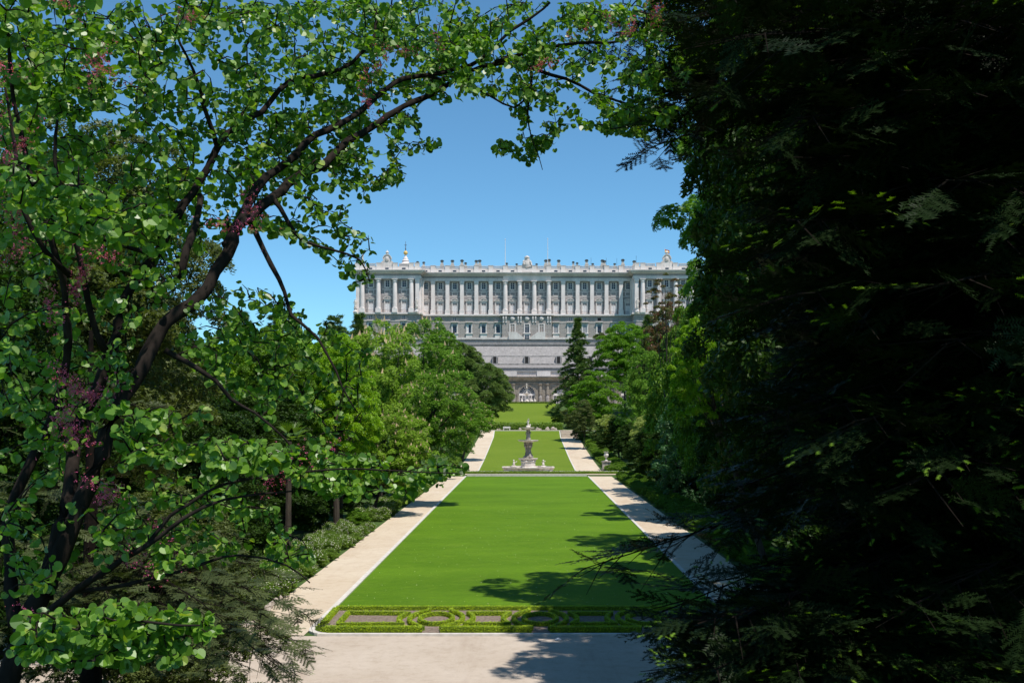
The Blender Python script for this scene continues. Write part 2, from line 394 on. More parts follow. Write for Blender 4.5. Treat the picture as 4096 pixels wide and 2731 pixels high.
pbox('upper_wall', M['wall'], [(-XI, XI, YW+1.2, 420, ZL['led1'], ZL['arch']), (-XO+.6, -XI-.2, YP+1.2, 420, ZL['led1'], ZL['arch']), (XI+.2, XO-.6, YP+1.2, 420, ZL['led1'], ZL['arch'])])
# plinth ledge and main ledge
def ring(z0, z1, pr, name, mat, central=0, ex=0):
    bx = [(-XI-pr+.01, XI+pr-.01, YW-pr, 420, z0, z1), (-XO-pr, -XI+pr, YP-pr, 420.1, z0-e, z1+e), (XI-pr, XO+pr, YP-pr, 420.1, z0-e, z1+e)]
    if central: bx.append((-9.5-central*.5-.3, 9.5+central*.5+.3, YW-1.5-pr, YW+.4, z0+e, z1-e))
    return pbox(name, mat, bx)
ring(ZL['base'], ZL['b1'], .35, 'plinth', M['pale2'], 1)
ring(ZL['led0'], ZL['led1'], .75, 'floor_ledge', M['pale'], 1)
ring(48.35, 48.55, .12, 'string_course', M['pale2'], 0)
ring(ZL['arch'], ZL['fri'], .25, 'architrave', M['pale2'])
ring(ZL['fri'], ZL['cor0'], .15, 'frieze', M['wall'])
pbox('frieze_centre', M['pale2'], [(-9.2, 9.2, YW-.55, YW+.2, ZL['arch']+.01, ZL['cor0']-.01)])
for i, (a, b, p) in enumerate(((0, .35, .55), (.35, .75, 1.15), (.75, 1.10, 1.7), (1.10, 1.34, 1.95))):
    ring(ZL['cor0']+a, ZL['cor0']+b, p, 'cornice', M['pale2'])
ring(ZL['cor1'], ZL['att'], .1, 'attic_wall', M['pale2'])
pbox('roof', M['roof'], [(-XI+1, XI-1, YW+2, 419, ZL['att'], ZL['att']+.5), (-XO+1, -XI-1, YP+2, 419, ZL['att'], ZL['att']+.5), (XI+1, XO-1, YP+2, 419, ZL['att'], ZL['att']+.5)])
# shared part meshes, built at local origin (x centre, y = wall plane, z = 0)
def part(name, me, x, y, z, parent=pal, label=None):
    px, py, pz = (pal.location if parent is pal else (0, 0, 0))
    o = link(name, me, parent, (x-px, y-py, z-pz))
    if label: o['label'] = label
    return o
pil = MB()
pil.box(-.95, .95, -.45, 1.25, 0, 1.5).box(-.85, .85, -.38, 1.25, 1.5, 1.75).box(-.72, .72, -.3, 1.25, 1.75, 11.7).box(-.8, .8, -.38, 1.25, 11.7, 12.0).box(-.9, .9, -.46, 1.25, 12.0, 12.72)
me_pil = pil.mesh('pilaster', M['pale'])
col = MB(); col.box(-1.0, 1.0, -1.3, 1.0, 0, 1.5)
col.lathe([(1.0, 1.5), (1.02, 1.7), (.88, 1.85), (.86, 5), (.84, 8), (.74, 11.3), (.74, 11.5)], (0, -.35, 0), 20)
col.lathe([(.74, 11.5), (.95, 11.65), (.80, 11.8), (.98, 12.3), (1.08, 12.5)], (0, -.35, 0), 12); col.box(-1.1, 1.1, -1.4, .9, 12.5, 12.73)
me_col = col.mesh('column', M['pale'])
# upper window
uw = MB()
uw.box(-1.22, -.76, -.16, .1, -.3, 2.35).box(.76, 1.22, -.16, .1, -.3, 2.35).box(-.76, .76, -.14, .1, 2.12, 2.34).box(-1.3, 1.3, -.2, .1, -.62, -.3).box(-.7, .7, -.18, .1, -.85, -.62)
me_uw = uw.mesh('upper_window', M['pale2'])
up = MB().box(-.76, .76, -.03, .02, -.3, 2.12); me_up = up.mesh('pane', M['glass'])
um = MB().box(-.05, .05, -.08, -.031, -.3, 2.12).box(-.76, .76, -.075, -.032, 1.35, 1.43).box(-.76, .76, -.075, -.032, .5, .56).box(-.76, -.68, -.07, -.033, -.3, 2.12).box(.68, .76, -.07, -.033, -.3, 2.12); me_um = um.mesh('glazing_bars', M['white'])
pn = MB().box(-1.1, -.85, -.12, .1, 0, 1.2).box(.85, 1.1, -.12, .1, 0, 1.2).box(-1.15, 1.15, -.13, .1, 1.2, 1.4).box(-.85, .85, -.12, .1, -.1, .12); me_pn = pn.mesh('panel_frame', M['pale'])
bd = MB().box(-2.05, 2.05, -.08, .1, 0, .28).box(-2.05, 2.05, -.06, .1, -1.95, -1.75); me_bd = bd.mesh('wall_band', M['pale'])
def doorframe(seg, n=10):
    m = MB().box(-1.25, -.86, -.22, .1, 0, 4.75).box(.86, 1.25, -.22, .1, 0, 4.75).box(-.86, .86, -.2, .1, 4.4, 4.75).box(-1.35, 1.35, -.25, .1, 4.75, 5.2)
    m.box(-1.65, 1.65, -.5, .1, 5.2, 5.38)
    if seg: outer = [(1.7*math.cos(math.pi*(.15+.7*i/n))/math.cos(math.pi*.15), 5.38+.95*(math.sin(math.pi*(.15+.7*i/n))-math.sin(math.pi*.15))/(1-math.sin(math.pi*.15))) for i in range(n+1)]
    else: outer = [(1.72, 5.38), (0, 6.25), (-1.72, 5.38)]
    inner = [(x*.82, 5.38+(z-5.38)*.70) for x, z in outer]
    k = len(outer)
    for i in range(k-1):
        m.prism([outer[i], outer[i+1], inner[i+1], inner[i]], -.52, .1)
    m.prism([(x*.84, 5.385+(z-5.38)*.74) for x, z in outer], -.14, .09)
    m.ball((0, -.3, 5.62), .22, 6)
    return m
me_d1 = doorframe(True).mesh('balcony_window', M['pale2']); me_d0 = doorframe(False).mesh('balcony_window', M['pale2'])
me_dp = MB().box(-.86, .86, .03, .08, 3.35, 4.4).mesh('pane', M['glass'])
sh = MB().box(-.84, -.03, -.02, .06, 0, 3.3).box(.03, .84, -.02, .06, 0, 3.3).box(-.86, .86, -.04, .06, 3.3, 3.42).box(-.04, .04, -.03, .029, 3.42, 4.4)
for i in range(9): sh.box(-.78, -.1, -.035, -.021, .25+i*.33, .40+i*.33).box(.1, .78, -.035, -.021, .25+i*.33, .40+i*.33)
me_ds = sh.mesh('shutter', M['white'])
rl = MB().box(-1.9, 1.9, -.62, -.56, 1.05, 1.12).box(-1.9, 1.9, -.62, -.56, .08, .13)
for i in range(20): rl.box(-1.9+i*.2-.015, -1.9+i*.2+.015, -.605, -.575, .13, 1.05)
me_rl = rl.mesh('balcony_rail', M['iron'])
def bay(x, y, k, wide=0):
    z = 61.8; rr = random.Random(int(x*10))
    f = part('upper_window', me_uw, x, y, z); part('pane', me_up, 0, 0, 0, f); part('glazing_bars', me_um, 0, 0, 0, f)
    part('panel_frame', me_pn, x, y, 58.95); part('wall_band', me_bd, x, y, 60.45)
    f = part('balcony_window', me_d1 if k % 2 else me_d0, x, y, ZL['led1']); part('pane', me_dp, 0, 0, 0, f); part('shutter', me_ds, 0, 0, 0, f)
    part('balcony_rail', me_rl, x, y-.85, ZL['led1'])
SP = 5.565
for i in range(-7, 8): bay(i*SP*1.0, YW+1.2, i)
for sx in (-1, 1):
    for j, x in enumerate((46.6, 52.96, 59.2)): bay(sx*x, YP+1.2, j)
for o_ in (144.7, 202.5, 260.3, 318.2, 376.1):
    for sx in (-1, 1): part('pilaster', me_pil, sx*o_*.09619, YW, ZL['led1']-.002)
for x in (-8.33, -2.78, 2.78, 8.33): part('column', me_col, x, YW-.3, ZL['led1']-.002)
for sx in (-1, 1):
    for x in (43.76, 49.95, 56.2, 62.3): part('column', me_col, sx*x, YP+.1, ZL['led1']-.002)
    part('pilaster', me_pil, sx*41.5, YP+.12, ZL['led1']-.004)
    part('pilaster', me_pil, sx*64.0, YP+.13, ZL['led1']-.004)
    part('pilaster', me_pil, sx*(XI-.05), YW-.15, ZL['led1']-.004)
# inner side piers of the pavilions
pbox('corner_pier', M['pale'], [(-XI-1.2, -XI+.25, YP+1.1, YW+.6, ZL['led1']+.001, ZL['arch']-.001)]); pbox('corner_pier', M['pale'], [(XI-.25, XI+1.2, YP+1.1, YW+.6, ZL['led1']+.001, ZL['arch']-.001)])
# balustrade
bl = MB().box(-1.9, 1.9, -.28, .28, 0, .14).box(-1.9, 1.9, -.30, .30, 1.14, 1.36)
for i in range(11):
    bl.lathe([(.10, .14), (.17, .35), (.19, .55), (.10, .85), (.09, 1.0), (.14, 1.14)], (-1.70+i*.34, 0, 0), 6)
me_bl = bl.mesh('balustrade', M['pale2'])
bp = MB().box(-.9, .9, -.42, .5, -1.25, 1.40).box(-1.0, 1.0, -.5, .55, 1.40, 1.56).box(-1.0, 1.0, -.48, .5, -1.2, -1.0); me_bp = bp.mesh('balustrade_pier', M['pale2'])
aw = MB().box(-.65, .65, -.03, .05, 0, .55); me_aw = aw.mesh('attic_window', M['glass'])
yb = YW+.35
for i in range(-7, 8):
    if i != 0: part('balustrade', me_bl, i*SP, yb, ZL['att'])
    part('attic_window', me_aw, i*SP, YW-.13, ZL['cor1']+.35)
for i in range(-8, 8):
    x = (i+.5)*SP
    if abs(x) < XI-.5: part('balustrade_pier', me_bp, x, yb-.25, ZL['att']+.002)
for sx in (-1, 1):
    yb2 = YP+.35
    for j, x in enumerate((46.6, 52.96, 59.2)):
        if j != 1: part('balustrade', me_bl, sx*x, yb2, ZL['att'])
        part('attic_window', me_aw, sx*x, YP-.13, ZL['cor1']+.35)
    pbox('attic_panel', M['pale2'], [(min(sx*50.7, sx*55.2), max(sx*50.7, sx*55.2), yb2-.3, yb2+.5, ZL['att']+.003, ZL['bal'])])
    for x in (41.6, 43.8, 49.9, 56.1, 62.3, 64.2): part('balustrade_pier', me_bp, sx*x, yb2-.25, ZL['att']+.004)
# lower storey windows
lwf = MB().box(-1.25, -.82, -.25, .1, 0, 3.2).box(.82, 1.25, -.25, .1, 0, 3.2).box(-1.25, 1.25, -.22, .1, 3.2, 3.5).box(-1.5, 1.5, -.55, .1, -.35, 0).box(-1.2, 1.2, -.3, .05, -1.75, -.35)
me_lwf = lwf.mesh('lower_window', M['pale2'])
me_lwp = MB().box(-.82, .82, .0, .05, 0, 3.2).mesh('pane', M['glass'])
b1 = MB().box(-.82, .82, -.05, -.001, 2.6, 2.68).box(-.82, -.72, -.05, -.001, 0, 3.2).box(.72, .82, -.05, -.001, 0, 3.2)
me_lb0 = b1.mesh('glazing_bars', M['white'])
b2 = MB()
for i in range(6): b2.box(-.8+i*.3, -.68+i*.3, -.06, -.001, 0, 3.2)
me_lb1 = b2.mesh('glazing_bars', M['white'])
b3 = MB().box(-.82, -.2, -.05, -.001, 0, 3.2).box(.7, .82, -.05, -.001, 0, 3.2); me_lb2 = b3.mesh('half_shutter', M['white'])
hd = MB().box(-1.4, 1.4, -.85, .1, 0, .13).box(-1.25, 1.25, -.5, .1, -.22, 0); me_hd = hd.mesh('window_hood', M['pale'])
swf = MB().box(-.66, .66, .0, .06, 0, 1.1)
me_swd = swf.mesh('small_window', M['dark']); me_swg = swf.mesh('small_window', M['glass']); me_sww = MB().box(-.66, .66, .0, .06, 0, 1.1).mesh('blind_panel', M['wall'])
swb = MB().box(-.06, .06, -.04, -.001, 0, 1.1).box(-.66, .66, -.039, -.002, .5, .58).box(-.66, -.58, -.038, -.002, 0, 1.1).box(.58, .66, -.038, -.002, 0, 1.1); me_swb = swb.mesh('glazing_bars', M['white'])
kinds = {-7: 'd', -6: 'd', -5: 'g', -4: 'w', -3: 'w', -2: 'w', 2: 'w', 3: 'g', 4: 'g', 5: 'd', 6: 'w', 7: 'w'}
for i in list(range(-7, -1))+list(range(2, 8)):
    x = i*SP; k = kinds[i]
    s = part('blind_panel' if k == 'w' else 'small_window', {'d': me_swd, 'g': me_swg, 'w': me_sww}[k], x, YW-.035, 49.2)
    if k == 'g': part('glazing_bars', me_swb, 0, 0, 0, s)
    f = part('lower_window', me_lwf, x, YW, 44.45); part('pane', me_lwp, 0, -.06, 0, f)
    part('glazing_bars', me_lb1 if i in (2, 3, 4, 6) else (me_lb2 if i == -4 else me_lb0), 0, -.06, 0, f)
    part('window_hood', me_hd, x, YW, 48.55)
for sx in (-1, 1):
    for j, x in enumerate((46.6, 52.96, 59.2)):
        s = part('small_window', me_swg, sx*x, YP-.035, 49.2); part('glazing_bars', me_swb, 0, 0, 0, s)
        f = part('lower_window', me_lwf, sx*x, YP, 44.45); part('pane', me_lwp, 0, -.06, 0, f); part('glazing_bars', me_lb0, 0, -.06, 0, f)
        part('window_hood', me_hd, sx*x, YP, 48.55)
yc = YW-1.5
for i in (-1, 0, 1):
    x = i*SP
    f = part('lower_window', me_lwf if i == 0 else MB().box(-1.25, -.82, -.25, .1, -.6, 3.2).box(.82, 1.25, -.25, .1, -.6, 3.2).box(-1.25, 1.25, -.22, .1, 3.2, 3.5).mesh('doorway', M['pale2']), x, yc, 44.45)
    part('pane', me_lwp if i == 0 else MB().box(-.82, .82, .0, .05, -.6, 3.2).mesh('pane', solid('brown_shutter', (.20, .17, .15), (.28, .24, .21), 2, .7)), 0, -.06, 0, f)
    part('glazing_bars', MB().box(-.05, .05, -.05, -.001, -.0, 3.2).box(-.82, .82, -.045, -.002, 2.4, 2.5).box(-.82, -.74, -.045, -.003, -.0, 3.2).box(.74, .82, -.045, -.003, -.0, 3.2).mesh('glazing_bars', M['white']), 0, -.06, 0, f)
    # carved trophies and brackets under the balcony
    m = MB().lathe([(.2, 0), (.75, .4), (.9, .9), (.8, 1.4), (.3, 1.8)], (0, -.25, 0), 10, .35, .25, 3).ball((0, -.35, 1.0), .35, 6); part('carved_trophy', m.mesh('carved_trophy', M['pale2'], smooth=True), x, yc, 48.95)
for x in (-9.0, -8.0, -3.3, -2.3, 2.3, 3.3, 8.0, 9.0):
    m = MB().box(-.28, .28, -.45, .05, 0, .5).box(-.28, .28, -.3, .05, -.9, 0).box(-.28, .28, -.6, .05, .5, 1.55)
    part('bracket', m.mesh('bracket', M['pale2']), x, yc, 49.2)
m = MB(); m.box(-10.2, 10.2, -.08, 0, 1.0, 1.1)
for i in range(70): m.box(-10.1+i*.2925-.02, -10.1+i*.2925+.02, -.06, -.02, 0, 1.0)
part('balcony_rail', m.mesh('balcony_rail', M['pale2']), 0, yc-.65, ZL['led1'])
# double stair
for sx in (-1, 1):
    m = MB(); 
    m.box(min(sx*4.1, sx*7.0), max(sx*4.1, sx*7.0), yc-2.2, yc+.0, 41.0, 43.85)
    a = [(sx*4.1, 41.0), (sx*1.4, 41.0), (sx*1.4, 41.9), (sx*4.1, 43.85)]
    if sx < 0: a = a[::1]
    else: a = a[::-1]
    m.prism(a, yc-2.2, yc-.3)
    # parapet
    b = [(sx*4.1, 43.85), (sx*1.4, 41.9), (sx*1.4, 42.6), (sx*4.1, 44.6)]
    if sx > 0: b = b[::-1]
    m.prism(b, yc-2.21, yc-2.0)
    m.box(min(sx*4.1, sx*7.0), max(sx*4.1, sx*7.0), yc-2.21, yc-2.0, 43.86, 44.6)
    m.build('staircase', M['pale2'], pal, org=pal.location)
s_ = part('basement_window', MB().box(-.8, .8, -.4, .05, 0, 1.35).mesh('basement_window', M['glass']), 0, yc, 42.1)
part('glazing_bars', MB().box(-.05, .05, -.46, -.401, 0, 1.35).box(-.8, .8, -.455, -.402, .62, .7).mesh('glazing_bars', M['white']), 0, 0, 0, s_)
# roof furniture
def chimney(u, v0, w_=1.0, Y=400, big=True):
    x = (u-2108)*Y/F; z1 = CZ+(1700-v0)*Y/F; z0 = ZL['att']
    m = MB(); h = z1-z0
    m.box(-w_*.75, w_*.75, -w_*.6, w_*.6, 0, h*.55).add([(-w_*.75,-w_*.6,h*.55),(w_*.75,-w_*.6,h*.55),(w_*.75,w_*.6,h*.55),(-w_*.75,w_*.6,h*.55),(-w_*.45,-w_*.4,h*.72),(w_*.45,-w_*.4,h*.72),(w_*.45,w_*.4,h*.72),(-w_*.45,w_*.4,h*.72)], [(0,1,5,4),(1,2,6,5),(2,3,7,6),(3,0,4,7),(4,5,6,7)])
    m.box(-w_*.45, w_*.45, -w_*.4, w_*.4, h*.72+.01, h*.88)
    o = part('chimney', m.mesh('chimney', M['brickchim']), x, Y, z0)
    part('chimney_cap', MB().box(-w_*.72, w_*.72, -w_*.6, w_*.6, h*.88, h*.93).box(-w_*.5, w_*.5, -w_*.4, w_*.4, h*.93, h).mesh('chimney_cap', M['iron']), 0, 0, 0, o)
for x, y in ((1155, 440), (1285, 440), (1405, 436), (1450, 470), (1585, 442), (1627, 438), (1965, 475), (925, 462), (848, 455)):
    chimney(1400+x*.3189, 900+y*.3189, 1.0 if y < 450 else .8)
for x, y in ((380, 396), (418, 390), (527, 398), (693, 416), (737, 428), (845, 394), (1025, 396), (1047, 404), (915, 437), (1165, 437), (1258, 390), (1388, 406), (275, 440), (48, 440)):
    chimney(2050+x*.3507, 900+y*.3507, 1.0 if y < 410 else .75)
for x, y0 in ((2021, 959), (2191, 956)):
    X = (x-2108)*397/F; zt = CZ+(1700-y0)*397/F
    fp = thing('flagpole', 'tall bare white flagpole on the palace roof, ' + ('left' if x < 2100 else 'right')+' of the crest', 'flagpole', (X, 397, ZL['att']+.5), 'bare flagpoles on the roof')
    MB().tube([(X, 397, ZL['att']+.5), (X, 397, zt)], [.16, .08], 6).build('pole', M['white'], fp)
    MB().ball((X, 397, zt+.15), .2, 6).build('finial', M['white'], fp)
for x, v0 in ((896, 370), (1411, 350), (1190, 378), (1070, 375)):
    X = (2050+x*.3507-2108)*400/F; z1 = CZ+(1700-(900+v0*.3507))*400/F
    part('antenna', MB().tube([(0, 0, 0), (0, 0, z1-ZL['att'])], .045, 4).mesh('antenna', M['iron']), X, 400, ZL['att'])
# central crest
cr = MB()
cr.box(-3.0, 3.0, -.6, .6, 0, 1.5)
cr.prism([(-2.9, 1.5), (2.9, 1.5), (2.7, 2.6), (1.9, 4.4), (1.3, 5.8), (-1.3, 5.8), (-1.9, 4.4), (-2.7, 2.6)], -.35, .4)
cr.lathe([(.3, 1.6), (1.2, 2.2), (1.5, 3.4), (1.35, 4.6), (.8, 5.2)], (0, -.35, 0), 12, .5, .08, 4)
cr.lathe([(1.2, 5.3), (1.0, 5.8), (1.35, 6.5), (1.1, 7.0), (.5, 7.3), (.15, 7.5)], (0, 0, 0), 10, .8, .2, 5)
rr = random.Random(7)
for i in range(26):
    a = rr.uniform(0, 6.28); q = rr.uniform(1.2, 2.6); zz = rr.uniform(1.8, 5.0); cr.ball((math.copysign(min(q, 2.6-(zz-1.8)*.3), math.cos(a)), rr.uniform(-.7, -.2), zz), rr.uniform(.25, .55), 5)
cr.v = [(a*.8, b, c*.84) for a, b, c in cr.v]
part('carved_crest', cr.mesh('carved_crest', M['pale2'], smooth=False), 0, YW+.3, ZL['cor1']+.35)
# pavilion crests
def pav_crest(x, s=1):
    m = MB().box(-2.9, 2.9, -.5, .5, 0, .4)
    n = 14
    pts = [(2.1*math.cos(math.pi*i/n), 1.9+1.9*math.sin(math.pi*i/n)) for i in range(n+1)]
    m.prism([(1.4, .5), (2.1, 1.9)]+pts[1:-1]+[(-2.1, 1.9), (-1.4, .5)], -.4, .4)
    m.prism([(3.3, .5), (1.9, 1.6), (1.5, .5)][::1], -.35, .35); m.prism([(-3.3, .5), (-1.5, .5), (-1.9, 1.6)], -.36, .36)
    for i in range(n): m.prism([pts[i], pts[i+1], (pts[i+1][0]*1.15, (pts[i+1][1]-1.9)*1.15+1.9), (pts[i][0]*1.15, (pts[i][1]-1.9)*1.15+1.9)], -.7, .45)
    m.lathe([(.3, .8), (1.0, 1.5), (1.1, 2.4), (.6, 3.1)], (0, -.4, 0), 10, .5, .2, 2)
    m.lathe([(.8, 3.9), (.6, 4.3), (.95, 4.9), (.7, 5.3), (.2, 5.6)], (0, 0, 0), 8, .8, .2, 9).ball((0, 0, 5.7), .28, 6)
    m.v = [(a*.72, b, c*.86) for a, b, c in m.v]
    part('carved_crest', m.mesh('carved_crest', M['pale2']), x, YP+.6, ZL['bal']-.02)
pav_crest(-52.96); pav_crest(52.96)
# lantern dome behind
X = (1622.5-2108)*402/F; z0 = 69.0
dl = thing('lantern_dome', 'small lead dome with gilt ball and cross above the left pavilion roof', 'dome', (X, 402, z0))
MB().lathe([(3.2, 0), (3.2, 1.0), (2.9, 1.1), (2.6, 2.1), (2.1, 2.6)], (X, 402, z0), 20).build('drum', M['lead'], dl, smooth=False)
MB().lathe([(2.6, 2.6), (2.6, 2.8), (1.7, 3.5), (1.2, 4.3), (1.5, 4.5), (1.0, 4.9), (.9, 5.6), (.5, 6.0), (.4, 6.6)], (X, 402, z0), 16).build('lantern', M['pale'], dl, smooth=False)
MB().ball((X, 402, z0+7.6), .85, 12).build('gilt_ball', M['gold'], dl, smooth=True)
MB().tube([(X, 402, z0+8.3), (X, 402, z0+12.2)], [.22, .07], 5).box(X-.5, X+.5, 401.93, 402.07, z0+10.6, z0+10.8).ball((X, 402, z0+9.3), .3, 6).build('cross', M['lead'], dl)
# flag on the right pavilion
X = (2665.5-2108)*390/F; zf = CZ+(1700-1010)*390/F
fl = thing('flag', 'red and yellow flag on the right pavilion half hidden by the plane tree', 'flag', (X, 390, 76))
MB().tube([(X-.6, 390, 74.5), (X-.6, 390, zf+1.6)], .08, 6).build('flag_pole', M['white'], fl)
for (a, b, mt, n) in ((0, .35, 'flagred', 'lower_stripe'), (.35, .9, 'flagyel', 'middle_stripe'), (.9, 1.25, 'flagred', 'upper_stripe')):
    m = MB()
    for i in range(10):
        x0 = X-.5+i*.17; x1 = x0+.17; y0 = 390+.25*math.sin(i*.9); y1 = 390+.25*math.sin((i+1)*.9)
        m.add([(x0, y0, zf+a-i*.05), (x1, y1, zf+a-(i+1)*.05), (x1, y1, zf+b-(i+1)*.05), (x0, y0, zf+b-i*.05), (x0, y0+.02, zf+a-i*.05), (x1, y1+.02, zf+a-(i+1)*.05), (x1, y1+.02, zf+b-(i+1)*.05), (x0, y0+.02, zf+b-i*.05)],
              [(0, 1, 2, 3), (7, 6, 5, 4), (0, 4, 5, 1), (3, 2, 6, 7)])
    m.build(n, M[mt], fl)

def figure(m, c, h, seed=0, arm=1):
    r = random.Random(seed); q = h/1.8; x, y, z = c
    ln = r.uniform(-.06, .06)*q
    m.lathe([(.26*q, 0), (.24*q, .3*q), (.19*q, .75*q), (.22*q, .95*q), (.17*q, 1.15*q), (.24*q, 1.38*q), (.20*q, 1.46*q), (.07*q, 1.52*q), (.065*q, 1.58*q)], (x, y, z), 10, .75, .12, seed)
    m.ball((x+ln, y-.02*q, z+1.68*q), .125*q, 8, 1, 1, 1.2)
    s = 1 if r.random() > .5 else -1
    m.tube([(x+s*.22*q, y, z+1.4*q), (x+s*.36*q, y-.06*q, z+1.15*q), (x+s*.22*q, y-.24*q, z+1.05*q)], [.07*q, .055*q, .045*q], 6)
    m.tube([(x-s*.22*q, y, z+1.4*q), (x-s*.33*q, y, z+1.12*q), (x-s*.30*q, y-.08*q, z+.85*q)], [.07*q, .055*q, .045*q], 6)
    return m
for k, (x, y, z, h, lab) in enumerate((
    (-41.6, YP-1.6, ZL['led1'], 3.6, 'white robed statue on a pedestal at the inner corner of the left pavilion ledge'),
    (-64.9, YP-.6, ZL['led1'], 3.4, 'white robed statue on a pedestal at the outer left corner of the palace'),
    (41.6, YP-1.6, ZL['led1'], 3.6, 'white robed statue on a pedestal at the inner corner of the right pavilion ledge'),
    (-62.3, YP+.6, ZL['bal'], 2.6, 'small white statue on the balustrade of the left pavilion'))):
    t = thing('statue', lab, 'statue', (x, y, z))
    ph = 1.6 if k < 3 else 1.2
    MB().box(x-.8, x+.8, y-.6, y+.6, z, z+.4).lathe([(.75, .4), (.5, .7), (.48, ph-.3), (.7, ph-.1), (.7, ph)], (x, y, z), 12).build('pedestal', M['pale'], t)
    figure(MB(), (x, y, z+ph), h, k).build('figure', M['marble'], t, smooth=True)
MB().box(42.5, 40.7, YP-2.4, YP-.7, ZL['led0'], ZL['led1']+.01)

# ------------------------------------------------------------------ retaining wall
rw = thing('retaining_wall', 'high sloping grey stone retaining wall below the palace with three dark slit windows', 'wall', (0, 372, 25))
def band(prof, name, mat, x0=-75, x1=75, parent=rw):  # profile in (Y,Z) extruded along X
    n = len(prof); m = MB()
    m.add([(x0, y, z) for y, z in prof]+[(x1, y, z) for y, z in prof], [tuple(range(n)), tuple(range(2*n-1, n-1, -1))]+[(i, i+n, (i+1) % n+n, (i+1) % n) for i in range(n)])
    return m.build(name, mat, parent, org=rw.location if parent is rw else parent.location)
band([(373.4, 36), (371.9, 36), (371.9, 40.0), (373.4, 40.0)], 'parapet', M['retain'])
band([(373.6, 40.0), (371.6, 40.0), (371.6, 40.25), (373.6, 40.25)], 'coping', M['retdark'])
band([(373, 37.9), (371.3, 37.9), (371.2, 38.2), (373, 38.4)], 'string_course', M['retdark'])
band([(373, 37.9), (371.6, 37.9), (366, 30.9), (373, 25)], 'sloping_face', M['retain'])
band([(369.5, 33.7), (368.15, 33.65), (368.2, 33.95), (369.5, 34.1)], 'string_course', M['retdark'])
band([(367.8, 30.6), (365.6, 30.6), (365.7, 31.05), (367.8, 31.15)], 'string_course', M['retdark'])
band([(368, 29.6), (362.5, 29.6), (362.5, 29.9), (366, 30.6), (368, 30.6)], 'ledge', M['retain'])
band([(368, 25), (359.5, 25), (359.4, 29.2), (361, 29.6), (368, 29.6)], 'lower_wall', M['retain'])
band([(362, 28.95), (359.2, 28.95), (359.2, 29.25), (362, 29.3)], 'string_course', M['retdark'])
band([(359.4, 24), (351.5, 24), (351.5, 25.4), (359.4, 25.6)], 'terrace_floor', M['retain'])
for i, u in enumerate((1979.5, 2106.5, 2233.7, 1852, 2361)):
    x = (u-2108)*367/F
    yA = 366.25
    s = MB().box(x-.56, x+.56, yA-.15, yA+2.5, 31.25, 33.5).build('slit_window', M['dark'], rw)
    m = MB().box(x-.85, x-.57, yA-.25, yA+2.5, 31.1, 33.6).box(x+.57, x+.85, yA-.25, yA+2.5, 31.1, 33.6)
    for k in range(4): m.box(x-1.15, x-.86, yA-.2, yA+2.3, 31.2+k*.62, 31.5+k*.62).box(x+.86, x+1.15, yA-.2, yA+2.3, 31.2+k*.62, 31.5+k*.62)
    m.build('window_surround', M['retain'], s, org=rw.location)
# terrace balustrade (upper of the arcade)
tb = thing('terrace_balustrade', 'pale stone balustrade with solid piers on top of the arcade', 'balustrade', (0, 350, 25.4))
band([(350.7, 25.35), (349.3, 25.35), (349.3, 25.75), (350.7, 25.75)], 'base_rail', M['pale2'], parent=tb)
band([(350.5, 27.35), (349.5, 27.35), (349.4, 27.6), (350.6, 27.6)], 'top_rail', M['pale2'], parent=tb)
for i in range(-6, 7):
    x = i*11.45/1.0+5.72
    m = MB().box(x-2.3, x+2.3, 349.2, 350.8, 25.76, 27.34); m.build('pier', M['pale2'], tb)
    m = MB()
    for k in range(20): m.lathe([(.13, 25.76), (.2, 26.3), (.11, 26.9), (.15, 27.34)], (x+2.55+k*.335, 350, 0), 5)
    m.build('balusters', M['pale2'], tb)
# ------------------------------------------------------------------ arcade (grotto front)
ar = thing('grotto_arcade', 'dark granite arcade with arched glazed doors at the foot of the wall', 'arcade', (0, 345, 15.9))
Y0 = 345.0
def archwall():
    m = MB(); zt = 24.0; zs = 19.75; r = 2.75; z0 = 15.7
    for i in range(-6, 7):
        cx = i*11.45
        m.box(cx+r, cx+11.45-r, Y0, Y0+3, z0, zt)
        n = 14
        for k in range(n):
            a0 = math.pi*k/n; a1 = math.pi*(k+1)/n
            p0 = (cx+r*math.cos(a0), zs+r*math.sin(a0)); p1 = (cx+r*math.cos(a1), zs+r*math.sin(a1))
            m.prism([p0, (p0[0], zt), (p1[0], zt), p1][::1], Y0, Y0+3)
    return m
archwall().build('arcade_wall', M['arcade'], ar)
def aband(prof, name, mat): 
    n = len(prof); m = MB(); x0, x1 = -74, 74
    m.add([(x0, y, z) for y, z in prof]+[(x1, y, z) for y, z in prof], [tuple(range(n)), tuple(range(2*n-1, n-1, -1))]+[(i, i+n, (i+1) % n+n, (i+1) % n) for i in range(n)])
    return m.build(name, mat, ar)
aband([(352, 24.0), (344.5, 24.0), (344.4, 24.5), (343.6, 24.9), (343.4, 25.35), (352, 25.4)], 'cornice', M['arcade'])
aband([(348, 23.1), (344.75, 23.1), (344.7, 23.35), (348, 23.4)], 'string_course', M['arcade'])
